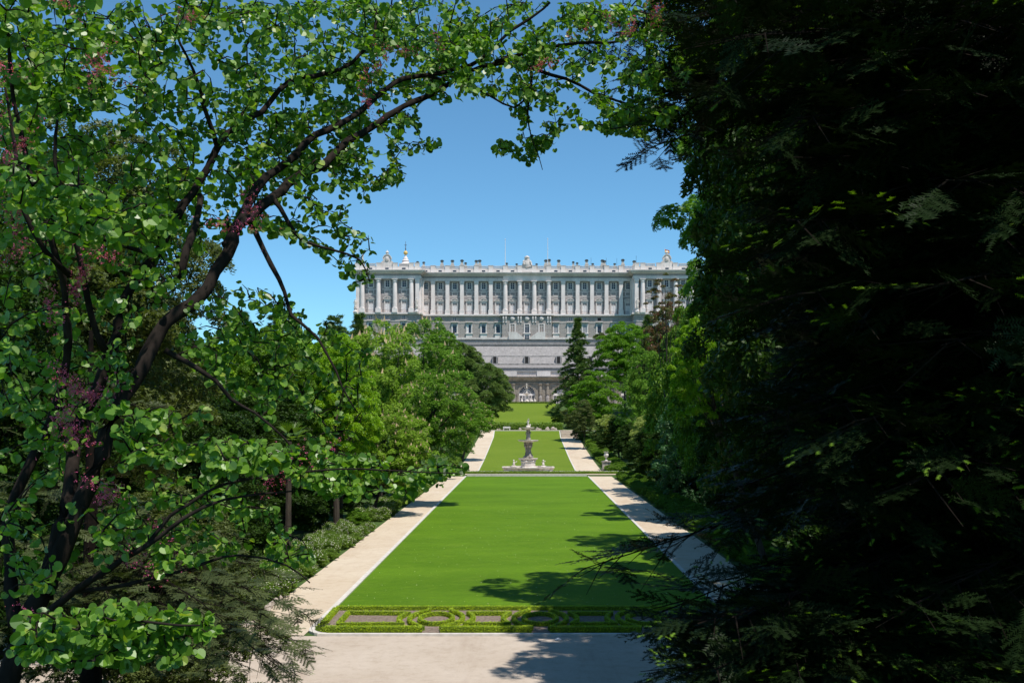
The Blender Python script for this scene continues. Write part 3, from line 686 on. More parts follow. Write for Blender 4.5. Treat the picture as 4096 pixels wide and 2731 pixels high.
for i in range(-3, 4):
    cx = i*11.45; zs = 19.75
    m = MB(); n = 16
    for k in range(n):
        a0 = math.pi*k/n; a1 = math.pi*(k+1)/n
        q = lambda rr_, a: (cx+rr_*math.cos(a), zs+rr_*math.sin(a))
        m.prism([q(2.72, a0), q(3.35, a0), q(3.35, a1), q(2.72, a1)], Y0-.22, Y0+.4)
    m.box(cx-3.35, cx-2.72, Y0-.2, Y0+.4, 15.8, zs).box(cx+2.72, cx+3.35, Y0-.2, Y0+.4, 15.8, zs).box(cx-3.5, cx-2.7, Y0-.3, Y0+.38, zs-.3, zs+.05).box(cx+2.7, cx+3.5, Y0-.3, Y0+.38, zs-.3, zs+.05)
    f = m.build('arch', M['arcade'], ar)
    m = MB(); m.prism([(cx+2.72*math.cos(math.pi*k/n), zs+2.72*math.sin(math.pi*k/n)) for k in range(n+1)], Y0+.62, Y0+.7)
    m.box(cx-2.72, cx+2.72, Y0+.61, Y0+.69, 15.8, zs); m.build('glass', M['glass'], f, org=ar.location)
    m = MB()
    for k in range(n):
        a0 = math.pi*k/n; a1 = math.pi*(k+1)/n
        for (ra, rb) in ((2.5, 2.72), (1.1, 1.25)): m.prism([q(ra, a0), q(rb, a0), q(rb, a1), q(ra, a1)], Y0+.5, Y0+.6)
    for k in range(1, 11):
        a = math.pi*k/11; d = (math.cos(a), math.sin(a)); p = (-d[1]*.05, d[0]*.05)
        m.prism([(cx+d[0]*.2-p[0], zs+d[1]*.2-p[1]), (cx+d[0]*2.55-p[0], zs+d[1]*2.55-p[1]), (cx+d[0]*2.55+p[0], zs+d[1]*2.55+p[1]), (cx+d[0]*.2+p[0], zs+d[1]*.2+p[1])], Y0+.52, Y0+.605)
    m.box(cx-2.72, cx+2.72, Y0+.45, Y0+.6, zs-.75, zs+.05)
    for x in (-2.6, -1.45, -.65, .65, 1.45, 2.6): m.box(cx+x-.1, cx+x+.1, Y0+.48, Y0+.595, 15.8, zs-.75)
    for k in range(6): m.box(cx-2.6, cx+2.6, Y0+.5, Y0+.59, 16.1+k*.52, 16.17+k*.52)
    m.build('door_frame', M['white'], f, org=ar.location)
    for s in (4.5, 6.9):
        x = cx+s
        MB().lathe([(.85, 0), (.85, .3), (.62, .5), (.60, 2.4), (.35, 3.1), (.3, 3.4), (.55, 3.6), (.5, 6.4), (.75, 6.8), (.8, 7.3)], (x, Y0-.1, 15.9), 12).build('column', M['arcade'], ar)
        MB().lathe([(.64, .5), (.66, 1.2), (.63, 2.4), (.38, 3.1), (.33, 3.4)], (x, Y0-.15, 15.9), 12).build('fluted_shaft', M['retain'], ar)
# lamps on the palace terrace
for u, v, lab in ((1816, 1325, 'thin black lamp post on the palace terrace beyond the chestnuts'), (2397, 1320, 'thin black lamp post on the palace terrace right of the cedar')):
    Y = 378; x = (u-2108)*Y/F; zt = CZ+(1700-v)*Y/F
    t = thing('street_lamp', lab, 'lamp post', (x, Y, 38)); MB().tube([(x, Y, 38), (x, Y, zt-.9)], .09, 6).build('post', M['iron'], t)
    MB().lathe([(.12, 0), (.3, .15), (.36, .75), (.12, 1.0), (.03, 1.25)], (x, Y, zt-1.0), 6).build('lantern', M['iron'], t)
# ------------------------------------------------------------------ fountains
def fountain1():
    x, Y, z = .2, 166.5, 1.42
    t = thing('marble_fountain', 'tall near marble fountain, two stacked bowls rising from a wide octagonal basin', 'fountain', (x, Y, z))
    m = MB(); m.lathe([(4.35, 0), (4.3, .12), (4.38, .2), (4.32, .5), (4.55, .72), (4.6, .88), (4.2, .9), (4.15, .45), (.1, .4)], (x, Y, z), 8); m.build('basin', M['marble'], t)
    MB().lathe([(1.5, .4), (1.45, .8), (1.28, .9), (1.22, 1.6), (1.35, 1.75), (1.3, 1.95), (.95, 2.0)], (x, Y, z), 8).build('pedestal', M['marble'], t)
    m = MB()
    for k in range(8):
        a = k*math.pi/4+.3; m.lathe([(.15, 0), (.5, .12), (.62, .3), (.55, .32), (.1, .2)], (x+1.05*math.cos(a), Y+1.05*math.sin(a), z+1.95), 9, .8)
    m.build('shell_dish', M['marble'], t)
    m = MB().lathe([(.85, 1.95), (.75, 2.3), (.62, 2.6), (.40, 3.0), (.30, 3.6), (.34, 4.0), (.45, 4.4), (.62, 4.75), (.70, 4.9)], (x, Y, z), 12, 1, .18, 3)
    for k in range(4):
        a = k*math.pi/2+.5; c, s = math.cos(a), math.sin(a)
        m.tube([(x+.62*c, Y+.62*s, z+2.05), (x+.68*c, Y+.68*s, z+2.5), (x+.42*c, Y+.42*s, z+3.0), (x+.34*c, Y+.34*s, z+3.5), (x+.42*c, Y+.42*s, z+4.0), (x+.66*c, Y+.66*s, z+4.35), (x+.72*c, Y+.72*s, z+4.6), (x+.5*c, Y+.5*s, z+4.8)], [.22, .26, .2, .17, .17, .19, .21, .12], 8)
        m.ball((x+.45*c, Y+.45*s, z+3.85), .16, 6)
    m.build('carved_stem', M['marbled'], t)
    MB().lathe([(.3, 4.85), (.9, 4.92), (1.5, 5.02), (1.68, 5.16), (1.70, 5.24), (1.55, 5.22), (.4, 5.1)], (x, Y, z), 28).build('lower_bowl', M['marble'], t, smooth=False)
    m = MB().lathe([(.45, 5.12), (.42, 5.3), (.28, 5.4), (.22, 5.9), (.26, 6.4), (.30, 6.8), (.38, 7.0)], (x, Y, z), 10, 1, .15, 4)
    for k in range(3):
        a = k*2.1+.4; figure(m, (x+.18*math.cos(a), Y+.18*math.sin(a), z+5.35), 1.55, k)
    m.build('figure_stem', M['marbled'], t)
    MB().lathe([(.2, 6.95), (.6, 7.02), (.95, 7.12), (1.03, 7.22), (1.04, 7.30), (.9, 7.28), (.25, 7.15)], (x, Y, z), 24).build('upper_bowl', M['marble'], t)
    m = MB().lathe([(.42, 7.2), (.38, 7.45), (.22, 7.6)], (x, Y, z), 9, 1, .25, 6)
    figure(m, (x-.02, Y, z+7.5), 1.15, 5); m.tube([(x+.15, Y, z+8.3), (x+.05, Y-.1, z+8.6), (x+.12, Y-.05, z+8.85)], [.07, .09, .05], 6); m.ball((x+.3, Y, z+7.65), .16, 6)
    m.build('crowning_figure', M['marble'], t, smooth=True)
    for sx in (-1, 1):
        cx = x+sx*2.35+.05; m = MB()
        m.lathe([(.45, 0), (.42, .15), (.25, .3)], (cx, Y-1.2, z+.85), 9, .8, .2, 3)
        m.tube([(cx-sx*.1, Y-1.2, z+1.0), (cx+sx*.05, Y-1.2, z+1.3), (cx, Y-1.25, z+1.6), (cx+sx*.02, Y-1.2, z+1.75)], [.24, .19, .2, .09], 8)
        m.ball((cx+sx*.04, Y-1.22, z+1.92), .15, 8)
        m.tube([(cx+sx*.1, Y-1.2, z+1.68), (cx-sx*.25, Y-1.35, z+1.62), (cx-sx*.5 if sx < 0 else cx+.4, Y-1.35, z+1.85)], [.07, .06, .05], 6)
        m.tube([(cx, Y-1.2, z+1.1), (cx+sx*.35, Y-1.25, z+1.02), (cx+sx*.55, Y-1.2, z+.95)], [.17, .12, .07], 6)
        m.build('triton_figure', M['marble'], t, smooth=True)
fountain1()
def fountain2():
    x, Y, z = -.1, 332, 15.9
    t = thing('marble_fountain', 'distant pale fountain with tritons in front of the arcade at the top of the lawn', 'fountain', (x, Y, z))
    MB().lathe([(4.6, 0), (4.5, .6), (4.7, .75), (4.3, .75), (4.2, .4), (.1, .4)], (x, Y, z), 16).build('basin', M['marble'], t)
    MB().lathe([(1.0, .4), (.8, 1.0), (.45, 1.4), (.3, 2.2), (.35, 2.9), (.3, 3.0)], (x, Y, z), 10, 1, .2, 2).build('carved_stem', M['marble'], t)
    MB().lathe([(.3, 2.95), (1.0, 3.1), (1.18, 3.3), (1.0, 3.28), (.3, 3.2)], (x, Y, z), 18).build('lower_bowl', M['marble'], t)
    MB().lathe([(.28, 3.2), (.35, 3.6), (.2, 4.1), (.26, 4.6), (.2, 5.1)], (x, Y, z), 8, 1, .25, 3).build('figure_stem', M['marble'], t)
    MB().lathe([(.2, 5.05), (.6, 5.15), (.66, 5.3), (.2, 5.25)], (x, Y, z), 14).build('upper_bowl', M['marble'], t)
    figure(MB().lathe([(.25, 5.2), (.2, 5.5)], (x, Y, z), 8), (x, Y, z+5.4), 1.35, 4).build('crowning_figure', M['marble'], t, smooth=True)
    for dx in (-1.7, -.1, 1.2, 1.6, 2.5):
        m = figure(MB(), (x+dx, Y-2.0, z+.4), 1.45 if abs(dx) > .5 else 1.1, int(dx*10)); m.ball((x+dx+.2, Y-2, z+.9), .42, 6); m.build('triton_figure', M['marble'], t, smooth=True)
fountain2()
# urn
def urn():
    x, Y = 13.3, 172; z = ground(Y)+.05
    t = thing('stone_urn', 'pale carved garden urn planted with ferns on a mossy pedestal beside the right path', 'urn', (x, Y, z))
    MB().box(x-.78, x+.78, Y-.78, Y+.78, z, z+.3).box(x-.66, x+.66, Y-.66, Y+.66, z+.3, z+1.35).box(x-.78, x+.78, Y-.78, Y+.78, z+1.35, z+1.55).build('pedestal', M['marbled'], t)
    MB().lathe([(.32, 0), (.3, .1), (.12, .2), (.11, .5), (.2, .6), (.36, .75), (.42, 1.0), (.32, 1.2), (.28, 1.35), (.42, 1.5), (.44, 1.6), (.36, 1.6), (.3, 1.4)], (x, Y, z+1.55), 16).build('vase', M['marble'], t)
    rng = np.random.default_rng(4); n = 70; tv, tf = T_spray(4, 4, .8)
    P = np.array([x, Y, z+3.3])+rng.normal(0, .17, (n, 3)); V, Fc, rn = bake(tv, tf, P, rng.normal(0, 1, (n, 3))+[0, 0, 1], rng.normal(0, 1, (n, 3)), np.full(n, .3), rng)
    link('fern', fastmesh('fern', V-np.array([x, Y, z]), Fc, M['rose'], rn), t)
urn()
# bench
x, Y = PX(2027, 1718, 256.2)[:2]; z = ground(Y)+.06
t = thing('stone_bench', 'small pale stone bench against the hedge behind the upper lawn', 'bench', (x, Y, z))
MB().box(x-.95, x+.95, Y-.25, Y+.25, z+.4, z+.5).build('seat', M['bench'], t); MB().box(x-.9, x+.9, Y+.27, Y+.33, z+.55, z+.9).build('backrest', M['bench'], t)
for s in (-.75, .75): MB().box(x+s-.1, x+s+.1, Y-.22, Y+.34, z, z+.4).build('leg', M['bench'], t)
# litter
x, Y = PX(2233, 2561, 43.2)[:2]
MBp = MB(); MBp.add([(x-.12, Y-.08, .03), (x, Y-.08, .09), (x+.12, Y-.07, .03), (x+.11, Y+.09, .03), (x, Y+.08, .1), (x-.13, Y+.09, .03), (x-.12, Y-.08, .02), (x+.12, Y-.07, .02)], [(0, 1, 4, 5), (1, 2, 3, 4), (6, 7, 2, 1, 0)])
tag(MBp.build('paper', M['paper']), 'crumpled white paper lying on the shaded road', 'litter')
# rocks
def rock(x, y, z, r, seed, label, group):
    rr = random.Random(seed); m = MB(); n = 7
    m.lathe([(r*.5, -.1*r), (r*.7, .15*r), (r*.65, .5*r), (r*.4, .85*r), (r*.1, 1.0*r)], (x, y, z), n, rr.uniform(.6, .9), .45, seed)
    o = m.build('rock', M['rock'], org=(x, y, z)); o.location = (x, y, z); o.rotation_euler = (rr.uniform(-.2, .2), rr.uniform(-.2, .2), rr.uniform(0, 3))
    return tag(o, label, 'rock', group)
for i in range(16):
    f = i/15; u = 925+f*210; v = 2560-f*170; Y = 9.5*F/(v-1660); p = PX(u, v, Y)
    rock(p.x+random.Random(i).uniform(-.1, .1), Y, ground(Y), .28+.1*random.Random(i*3).random(), i, 'whitish rock edging the grass left of the road by the drooping conifer', 'pale rocks along the left grass edge')
for i, (u, v, s) in enumerate(((2080, 1716, .8), (2148, 1712, .9), (2156, 1717, .7), (2163, 1708, .6), (2190, 1712, 1.0), (2194, 1718, .7), (2212, 1710, 1.1), (2218, 1717, .8), (2224, 1713, .7), (1998, 1719, .6), (1990, 1718, .5))):
    Y = 257.2; p = PX(u, v, Y); rock(p.x, Y, ground(Y)+.05, s*.8, i+40, 'pale rock at the foot of the dark hedge behind the upper lawn', 'rocks under the far hedge')

# ------------------------------------------------------------------ hedges and bedding
def hedge(name, pts, wd, h, label, cat, group=None, mat='box', core='boxcore', ls=.085, dens=330, closed=False, seed=0, dz=0, flow=None):
    rng = np.random.default_rng(seed+1); rr = random.Random(seed)
    P = [Vector((x, y, 0)) for x, y in pts]
    if closed: P.append(P[0])
    # resample
    Q = []
    for a, b in zip(P[:-1], P[1:]):
        n = max(1, int((b-a).length/.25)) if wd < 1 else max(1, int((b-a).length/1.0))
        for i in range(n): Q.append(a+(b-a)*(i/n))
    if not closed: Q.append(P[-1])
    n = len(Q); m = MB(); cs = [(-.5, -.05), (-.5, .9), (-.44, 1.0), (.44, 1.0), (.5, .9), (.5, -.05)]
    org = Vector((sum(q.x for q in Q)/n, sum(q.y for q in Q)/n, 0)); org.z = ground(org.y)
    fr = []
    for i, p in enumerate(Q):
        a = Q[(i-1) % n] if closed else Q[max(i-1, 0)]; b = Q[(i+1) % n] if closed else Q[min(i+1, n-1)]
        d = (b-a).normalized(); nn = Vector((-d.y, d.x, 0)); fr.append((p, nn, d)); g = ground(p.y)+dz
        for (s, t) in cs:
            k = 1+rr.uniform(-.10, .10); q = p+nn*s*wd*k; m.v.append((q.x, q.y, g+t*h*(1+rr.uniform(-.09, .09))))
    c = len(cs)
    for i in range(n if closed else n-1):
        j = (i+1) % n
        for k in range(c-1): m.f.append((i*c+k, i*c+k+1, j*c+k+1, j*c+k))
    if not closed: m.f += [tuple(range(c)), tuple((n-1)*c+k for k in range(c-1, -1, -1))]
    t = thing(name, label, cat, org, group)
    m.build('hedge_core', M[core], t, org=org)
    L = sum((Q[(i+1) % n]-Q[i]).length for i in range(n if closed else n-1)); N = int(L*(2*h+wd)*dens)
    idx = rng.integers(0, n if closed else max(1, n-1), N); f = rng.random(N)
    A = np.array([tuple(q[0]) for q in fr]); B = np.array([tuple(q[1]) for q in fr]); j = (idx+1) % n
    c0 = A[idx]*(1-f[:, None])+A[j]*f[:, None]; nv = B[idx]
    s = rng.random(N)*(2*h+wd); side = np.where(s < h, -1, np.where(s < 2*h, 1, 0))
    off = np.where(side == 0, rng.uniform(-.5, .5, N)*wd, side*wd*.52); z = np.where(side == 0, h*1.0, rng.random(N)*h)
    P3 = c0+nv*off[:, None]; gz = np.interp(P3[:, 1], GY, GZ)+dz; P3[:, 2] = gz+z
    P3 += rng.normal(0, ls*.28, (N, 3))
    Nn = nv*side[:, None]*1.0; Nn[:, 2] += np.where(side == 0, 1, .35); Nn += rng.normal(0, .28, (N, 3))
    tv, tf = T_spray(2, 5, .6); V, Fc, rn = bake(tv, tf, P3, Nn, rng.normal(0, 1, (N, 3)), rng.uniform(.7, 1.4, N)*ls*1.6, rng)
    link('hedge_leaves', fastmesh('hedge_leaves', V-np.array(org), Fc, M[mat], rn), t)
    return t
bed = MB().add([(-9.2, 44.2, .06), (9.4, 44.2, .06), (9.4, 49.75, .11), (-9.4, 49.75, .11)], [(0, 1, 2, 3)]).build('flower_bed_soil', M['soil']); bed['kind'] = 'structure'
CX = [-4.17, .6, 5.37]; CYc = 46.75
H = .20
hn = ['leftmost', 'middle', 'right-hand']
def arcpts(cx, cy, r, a0, a1, n=14, k=1.38): return [(cx+r*math.cos(R(a0+(a1-a0)*i/n)), cy+r*k*math.sin(R(a0+(a1-a0)*i/n))) for i in range(n+1)]
HK = dict(ls=.044, dens=900, dz=.05)
YM = lambda P: [(x, 44.62+(y-44.62)*1.14) for x, y in P]
for i, cx in enumerate(CX):
    hedge('box_hedge', YM(arcpts(cx, CYc, .76, 0, 345, 26)), .14, H, f'clipped box hedge ring round a soil bed, {hn[i]} of the parterre rings', 'hedge', closed=True, seed=i, **HK)
    hedge('box_hedge', YM([(cx-.38, 44.85)]+arcpts(cx, CYc, 1.22, 235, 118, 14)+[(cx-.5, 48.7)]), .14, H, f'curved box hedge hugging the left side of the {hn[i]} ring', 'hedge', seed=i+10, **HK)
    hedge('box_hedge', YM([(cx+.38, 44.85)]+arcpts(cx, CYc, 1.22, -55, 62, 14)+[(cx+.5, 48.7)]), .14, H, f'curved box hedge hugging the right side of the {hn[i]} ring', 'hedge', seed=i+20, **HK)
segs = [(-8.95, CX[0]-.4), (CX[0]+.4, CX[1]-.4), (CX[1]+.4, CX[2]-.4), (CX[2]+.4, 9.2)]
names = ['between the corner and the leftmost ring', 'between the leftmost and middle rings', 'between the middle and right-hand rings', 'right of the right-hand ring']
for i, (a, b) in enumerate(segs):
    hedge('box_hedge', [(a, 44.62), (b, 44.62)], .30, H+.06, f'low front box hedge facing the road, {names[i]}', 'hedge', seed=i+30, **HK)
    l = a+.5; r_ = b-.3
    p = []
    if i > 0: p += arcpts(CX[i-1], CYc, 1.70, -36, 36, 8, 1.1)
    else: p += [(l, 45.55), (l, 48.0)]
    if i < 3: p += arcpts(CX[i], CYc, 1.70, 144, 216, 8, 1.1)
    else: p += [(r_, 48.0), (r_, 45.6)]
    hedge('box_hedge', YM(p), .15, H, f'box hedge frame enclosing a planting bed, {names[i]}', 'hedge', closed=True, seed=i+40, **HK)
hedge('box_hedge', [(-9.12, 44.75), (-9.2, 49.4)], .22, H, 'short box hedge along the left end of the parterre beside the kerb', 'hedge', seed=51, **HK)
hedge('box_hedge', [(-9.25, 49.65), (9.25, 49.65)], .2, H, 'long straight box hedge at the back of the parterre against the lawn', 'hedge', seed=52, **HK)
hedge('terrace_hedge', [(-15, 161.6-.0), (17, 161.6)], .5, .36, 'low trimmed hedge strip in front of the near fountain', 'hedge', seed=53, ls=.15, dens=60, mat='rose', dz=.06)
hedge('far_hedge', [(-8.6, 259.3), (8.9, 259.3)], 2.0, 1.5, 'informal olive green hedge with rocks at its foot behind the upper lawn', 'hedge', seed=54, ls=.35, dens=40, mat='rose', core='boxcore')
hedge('far_hedge', [(-18, 259.6), (-8.8, 259.6)], 1.6, 1.5, 'light green hedge left of the dark hedge behind the upper lawn', 'hedge', seed=55, ls=.3, dens=40, mat='feather', core='boxcore')
hedge('crest_hedge', [(-14, 326.5), (7.6, 326.5)], .7, .55, 'thin clipped hedge along the crest of the slope lawn before the arcade', 'hedge', seed=56, ls=.2, dens=40, mat='olive')
# ------------------------------------------------------------------ TREES
def crown_cloud(seed, nclump, N, rc=(.15, .24), egg=.15, flat=.6, inner=.08, low=-.1):
    """foliage carried on many separate branch-end pads spread over the crown, dark gaps between them"""
    rng = np.random.default_rng(seed); C = []; Rr = []
    for i in range(nclump):
        z = 1-2*(i+.5)/nclump; a = i*2.39996+rng.uniform(-.5, .5); q = math.sqrt(max(0, 1-z*z))
        r = rng.uniform(*rc); s = (1-r*.8)*rng.uniform(.74, 1.08)
        C.append((q*math.cos(a)*s*(1-egg*z), q*math.sin(a)*s*(1-egg*z), z*s)); Rr.append(r)
    for i in range(nclump//3):
        v = rng.normal(0, 1, 3); v /= np.linalg.norm(v); C.append(tuple(v*rng.uniform(.3, .58))); Rr.append(rng.uniform(*rc)*1.1)
    C = np.array(C); Rr = np.array(Rr); P = []; Nn = []; got = 0; pr = Rr**2/np.sum(Rr**2); B = 20000
    while got < N:
        k = rng.choice(len(C), B, p=pr); d = nrm(rng.normal(0, 1, (B, 3))+nrm(C[k])*.45+np.array([0, 0, .75]))
        d[:, 2] = np.where(d[:, 2] < low, -d[:, 2], d[:, 2])
        p = C[k]+d*np.array([1, 1, flat])*(Rr[k]*(1-np.abs(rng.normal(0, .16, B))))[:, None]
        P.append(p); Nn.append(d); got += B
    P = np.vstack(P)[:N]; Nn = np.vstack(Nn)[:N]
    m = int(N*inner); v = nrm(rng.normal(0, 1, (m, 3)))*(rng.random((m, 1))**.4)*.72; P[:m] = v; Nn[:m] = nrm(v)
    return P, Nn, C, Rr, rng
PROTO = {}
def proto(key, seed, nclump, N, tmpl, size, mat, up=.6, jit=.36, spikes=0, asp=1.0, **kw):
    P, D, C, Rr, rng = crown_cloud(seed, nclump, N, **kw); P = P*np.array([1, 1, asp]); C = C*np.array([1, 1, asp])
    tv, tf = tmpl
    n = D*(1-up)+np.array([0, 0, up])+rng.normal(0, jit, (N, 3))
    t = D+np.array([0, 0, -.5])+rng.normal(0, .5, (N, 3))
    kr = rng.random(N)
    V, Fc, rn = bake(tv, tf, P, n, t, rng.uniform(.7, 1.3, N)*size, rng, kr)
    me = fastmesh('crown_'+key, V, Fc, M[mat], rn)
    sp = None
    if spikes:
        w_ = np.clip(D[:, 2]+.35, 0, 1)*(np.linalg.norm(P, axis=1) > .62); idx = rng.choice(N, spikes, replace=False, p=w_/w_.sum())
        tv = []; tf = []
        for k in range(3):
            a = k*1.05; c, s_ = math.cos(a)*.26, math.sin(a)*.26; b = len(tv); tv += [(-c, 0, -s_), (c, 0, s_), (c*.15, 1.0, s_*.15), (-c*.15, 1.0, -s_*.15)]; tf.append((b, b+1, b+2, b+3))
        Tt = np.tile([0, 0, 1.0], (spikes, 1))+rng.normal(0, .15, (spikes, 3)); N2 = np.cross(Tt, rng.normal(0, 1, (spikes, 3)))
        V, Fc, rn = bake(np.array(tv), np.array(tf), P[idx]+D[idx]*.02, N2, Tt, rng.uniform(.7, 1.2, spikes)*size*1.15, rng)
        sp = fastmesh('blossom_'+key, V, Fc, M['spike'], rn)
    PROTO[key] = (me, sp, C, asp)
proto('chestA', 1, 190, 23000, T_palm(6, .15, .45), .058, 'chest', spikes=200, asp=1.4, rc=(.10, .17), flat=.75, inner=.05)
proto('chestB', 2, 160, 22000, T_palm(6, .15, .45), .062, 'chestp', spikes=340, egg=.05, asp=1.2, rc=(.11, .18), flat=.75, inner=.05)
proto('broadA', 3, 170, 20000, T_spray(5, 7, .6), .064, 'green', asp=1.2, rc=(.11, .18), flat=.75, inner=.05)
proto('broadB', 4, 75, 16000, T_spray(5, 8, .6), .070, 'limel', rc=(.12, .20), asp=1.4, inner=.05)
proto('fine', 5, 120, 36000, T_spray(5, 9, .6), .046, 'dgreen', rc=(.14, .22), inner=.25, asp=1.4)
proto('plane', 6, 130, 36000, T_star(), .052, 'plane', rc=(.10, .18), up=.3, inner=.2, asp=1.8, egg=-.22)
proto('feather', 7, 60, 12000, T_spray(6, 12, .35), .066, 'feather', rc=(.15, .28), up=.75, jit=.3, flat=.5)
proto('pine', 8, 75, 18000, T_needles(10, 4), .10, 'pine', rc=(.16, .24), up=.6, jit=.35, flat=.7)
proto('shrub', 9, 26, 2800, T_spray(4, 13, .6), .14, 'rose', rc=(.22, .36))
proto('sparse', 10, 22, 3000, T_spray(4, 14, .5), .075, 'rusty', rc=(.10, .18), inner=.02)
trng = random.Random(5)
def trunk_mesh(root, base, C3, r0, mat='bark2', n=7, seed=0, toward=None):
    rr = random.Random(seed); m = MB(); b = Vector(base); top = Vector(toward)
    mid = b.lerp(top, .5)+Vector((rr.uniform(-.3, .3), rr.uniform(-.3, .3), 0))
    m.tube([b-Vector((0, 0, .3)), b+Vector((0, 0, .2)), mid, top], [r0*1.35, r0, r0*.75, r0*.35], 9)
    for i in range(min(n, len(C3))):
        c = Vector(C3[rr.randrange(len(C3))]); s = b.lerp(top, rr.uniform(.35, .8)); q = s.lerp(c, .55)+Vector((0, 0, -.25*(c-s).length*.2))
        m.tube([s, q, c], [r0*.42, r0*.25, r0*.08], 6)
    m.build('trunk', M[mat], root)
def tree(name, label, cat, key, uc, vt, vb, hw, Y, mat=None, tx=None, group=None, seed=0, tr=.3, blossom=True, ry=1.0, bark='bark2', zb=None):
    hw_ = hw*Y/F; cx = (uc-2108)*Y/F; zt = CZ+(1700-vt)*Y/F; zbot = CZ+(1700-vb)*Y/F; rz = (zt-zbot)/2; cz = (zt+zbot)/2
    bx = cx if tx is None else tx; g = ground(Y) if zb is None else zb
    return tree_w(name, label, cat, key, (cx, Y, cz), (hw_, hw_*ry, rz), (bx, Y, g), mat, group, seed, tr, blossom, bark)
def tree_w(name, label, cat, key, c, s, base, mat=None, group=None, seed=0, tr=.3, blossom=True, bark='bark2'):
    me, sp, C, asp = PROTO[key]; s = (s[0], s[1], s[2]/asp); rr = random.Random(seed*7+3)
    root = thing(name, label, cat, base, group)
    a = rr.uniform(0, 6.28)
    o = link('crown', me, root, Vector(c)-Vector(base)); o.scale = s; o.rotation_euler = (0, 0, a)
    if mat: o.material_slots[0].link = 'OBJECT'; o.material_slots[0].material = M[mat]
    if sp and blossom:
        q = link('blossom', sp, root, Vector(c)-Vector(base)); q.scale = s; q.rotation_euler = (0, 0, a)
    if tr:
        ca, sa = math.cos(a), math.sin(a)
        # rotation acts after scale: R * S
        C3 = [(c[0]+(p[0]*s[0]*ca-p[1]*s[1]*sa), c[1]+(p[0]*s[0]*sa+p[1]*s[1]*ca), c[2]+p[2]*s[2]) for p in C if p[2] > -.8*asp]
        trunk_mesh(root, base, C3, tr, bark, 9, seed, toward=(c[0], c[1], c[2]+s[2]*asp*.35))
    return root
# left avenue
tree('chestnut_tree', 'tall dark green horse chestnut nearest the palace on the left, its top under the pavilion', 'tree', 'chestA', 1675, 1258, 1880, 215, 150, seed=1, tr=.45)
tree('chestnut_tree', 'broad horse chestnut with many cream flower spikes left of the tall dark chestnut', 'tree', 'chestB', 1530, 1275, 1930, 195, 118, seed=2, tx=-17, tr=.4)
tree('chestnut_tree', 'flowering horse chestnut leaning out over the left path and lawn edge', 'tree', 'chestA', 1760, 1470, 1875, 165, 106, seed=3, tx=-14, tr=.35)
tree('chestnut_tree', 'low pale flowering horse chestnut beside the left path, under the redbud twigs', 'tree', 'chestB', 1600, 1640, 1985, 150, 96, seed=4, tx=-14.5, tr=.3)
tree('lime_tree', 'bright yellow green lime tree left of the flowering chestnuts', 'tree', 'broadB', 1345, 1330, 2000, 175, 88, seed=5, tr=.3)
tree('lime_tree', 'yellow green lime tree with a narrow top seen through the redbud', 'tree', 'broadB', 1130, 1245, 2000, 170, 96, seed=6, tr=.3)
tree('broadleaf_tree', 'mid green tree behind the hanging redbud branch, left of the lime trees', 'tree', 'broadA', 930, 1290, 2050, 190, 80, mat='limel', seed=7)
tree('chestnut_tree', 'small lime green chestnut between the dark chestnut and the stone pine', 'tree', 'chestB', 1905, 1600, 1760, 75, 190, mat='feather', seed=8, tr=.2, tx=-12)
tree('broadleaf_tree', 'sunlit green treetop between the dark chestnut and the palace plinth', 'tree', 'broadA', 1765, 1310, 1560, 100, 200, seed=9)
tree('stone_pine', 'large dark rounded stone pine leaning over the slope lawn', 'pine', 'pine', 1955, 1440, 1695, 108, 262, seed=10, tx=-16, tr=.4, bark='bark')
tree('stone_pine', 'flat topped stone pine behind the chestnuts beneath the palace wall', 'pine', 'pine', 1850, 1362, 1560, 105, 285, seed=11, tr=.4, bark='bark')
# right avenue
tree('feathery_tree', 'light green feathery acacia right of the conical cedar', 'tree', 'feather', 2385, 1470, 1745, 122, 235, seed=12, tr=.25)
tree('broadleaf_tree', 'dense rounded green tree under the palace right pavilion', 'tree', 'broadA', 2500, 1285, 1560, 140, 290, seed=13, mat='feather')
tree('broadleaf_tree', 'tall reddish tinged tree in front of the right pavilion', 'tree', 'broadA', 2690, 1205, 1700, 150, 225, seed=14, mat='rusty')
tree('maple_tree', 'sparse reddish leaved maple branches standing out before the palace right pavilion', 'tree', 'sparse', 2660, 1085, 1290, 95, 120, seed=15, tr=.12)
tree('chestnut_tree', 'horse chestnut at the left edge of the right hand woods, above the urn', 'tree', 'chestA', 2590, 1380, 1860, 125, 190, seed=16, blossom=False)
tree('lime_tree', 'yellow green lime tree leaning over the right path before the dark planes', 'tree', 'broadB', 2790, 1270, 1720, 125, 60, seed=17, tx=14.2, tr=.22)
tree('variegated_bush', 'cream variegated bush under the feathery acacia', 'bush', 'shrub', 2430, 1650, 1790, 62, 195, mat='cream', seed=18, tr=.1)
tree('variegated_bush', 'cream edged bush in front of the dark chestnut by the urn', 'bush', 'fine', 2590, 1640, 1890, 78, 150, mat='cream', seed=19, tr=.12)
tree('small_tree', 'slender young tree with a bare stem beside the upper right path', 'tree', 'feather', 2335, 1590, 1750, 55, 215, mat='olive', seed=20, tr=.1)
tree('chestnut_tree', 'dark bluish chestnut with drooping leaves over the right path', 'tree', 'chestA', 2790, 1500, 2060, 190, 112, mat='teal', seed=21, blossom=False, tx=16)
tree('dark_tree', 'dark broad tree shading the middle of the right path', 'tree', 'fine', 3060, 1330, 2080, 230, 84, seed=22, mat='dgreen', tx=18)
tree_w('plane_tree', 'huge plane tree with lit outer leaves against the sky right of the palace', 'tree', 'plane', (13.8, 46, 20.5), (8.6, 7.6, 14.0), (14.2, 46, .0), seed=23, tr=.5)
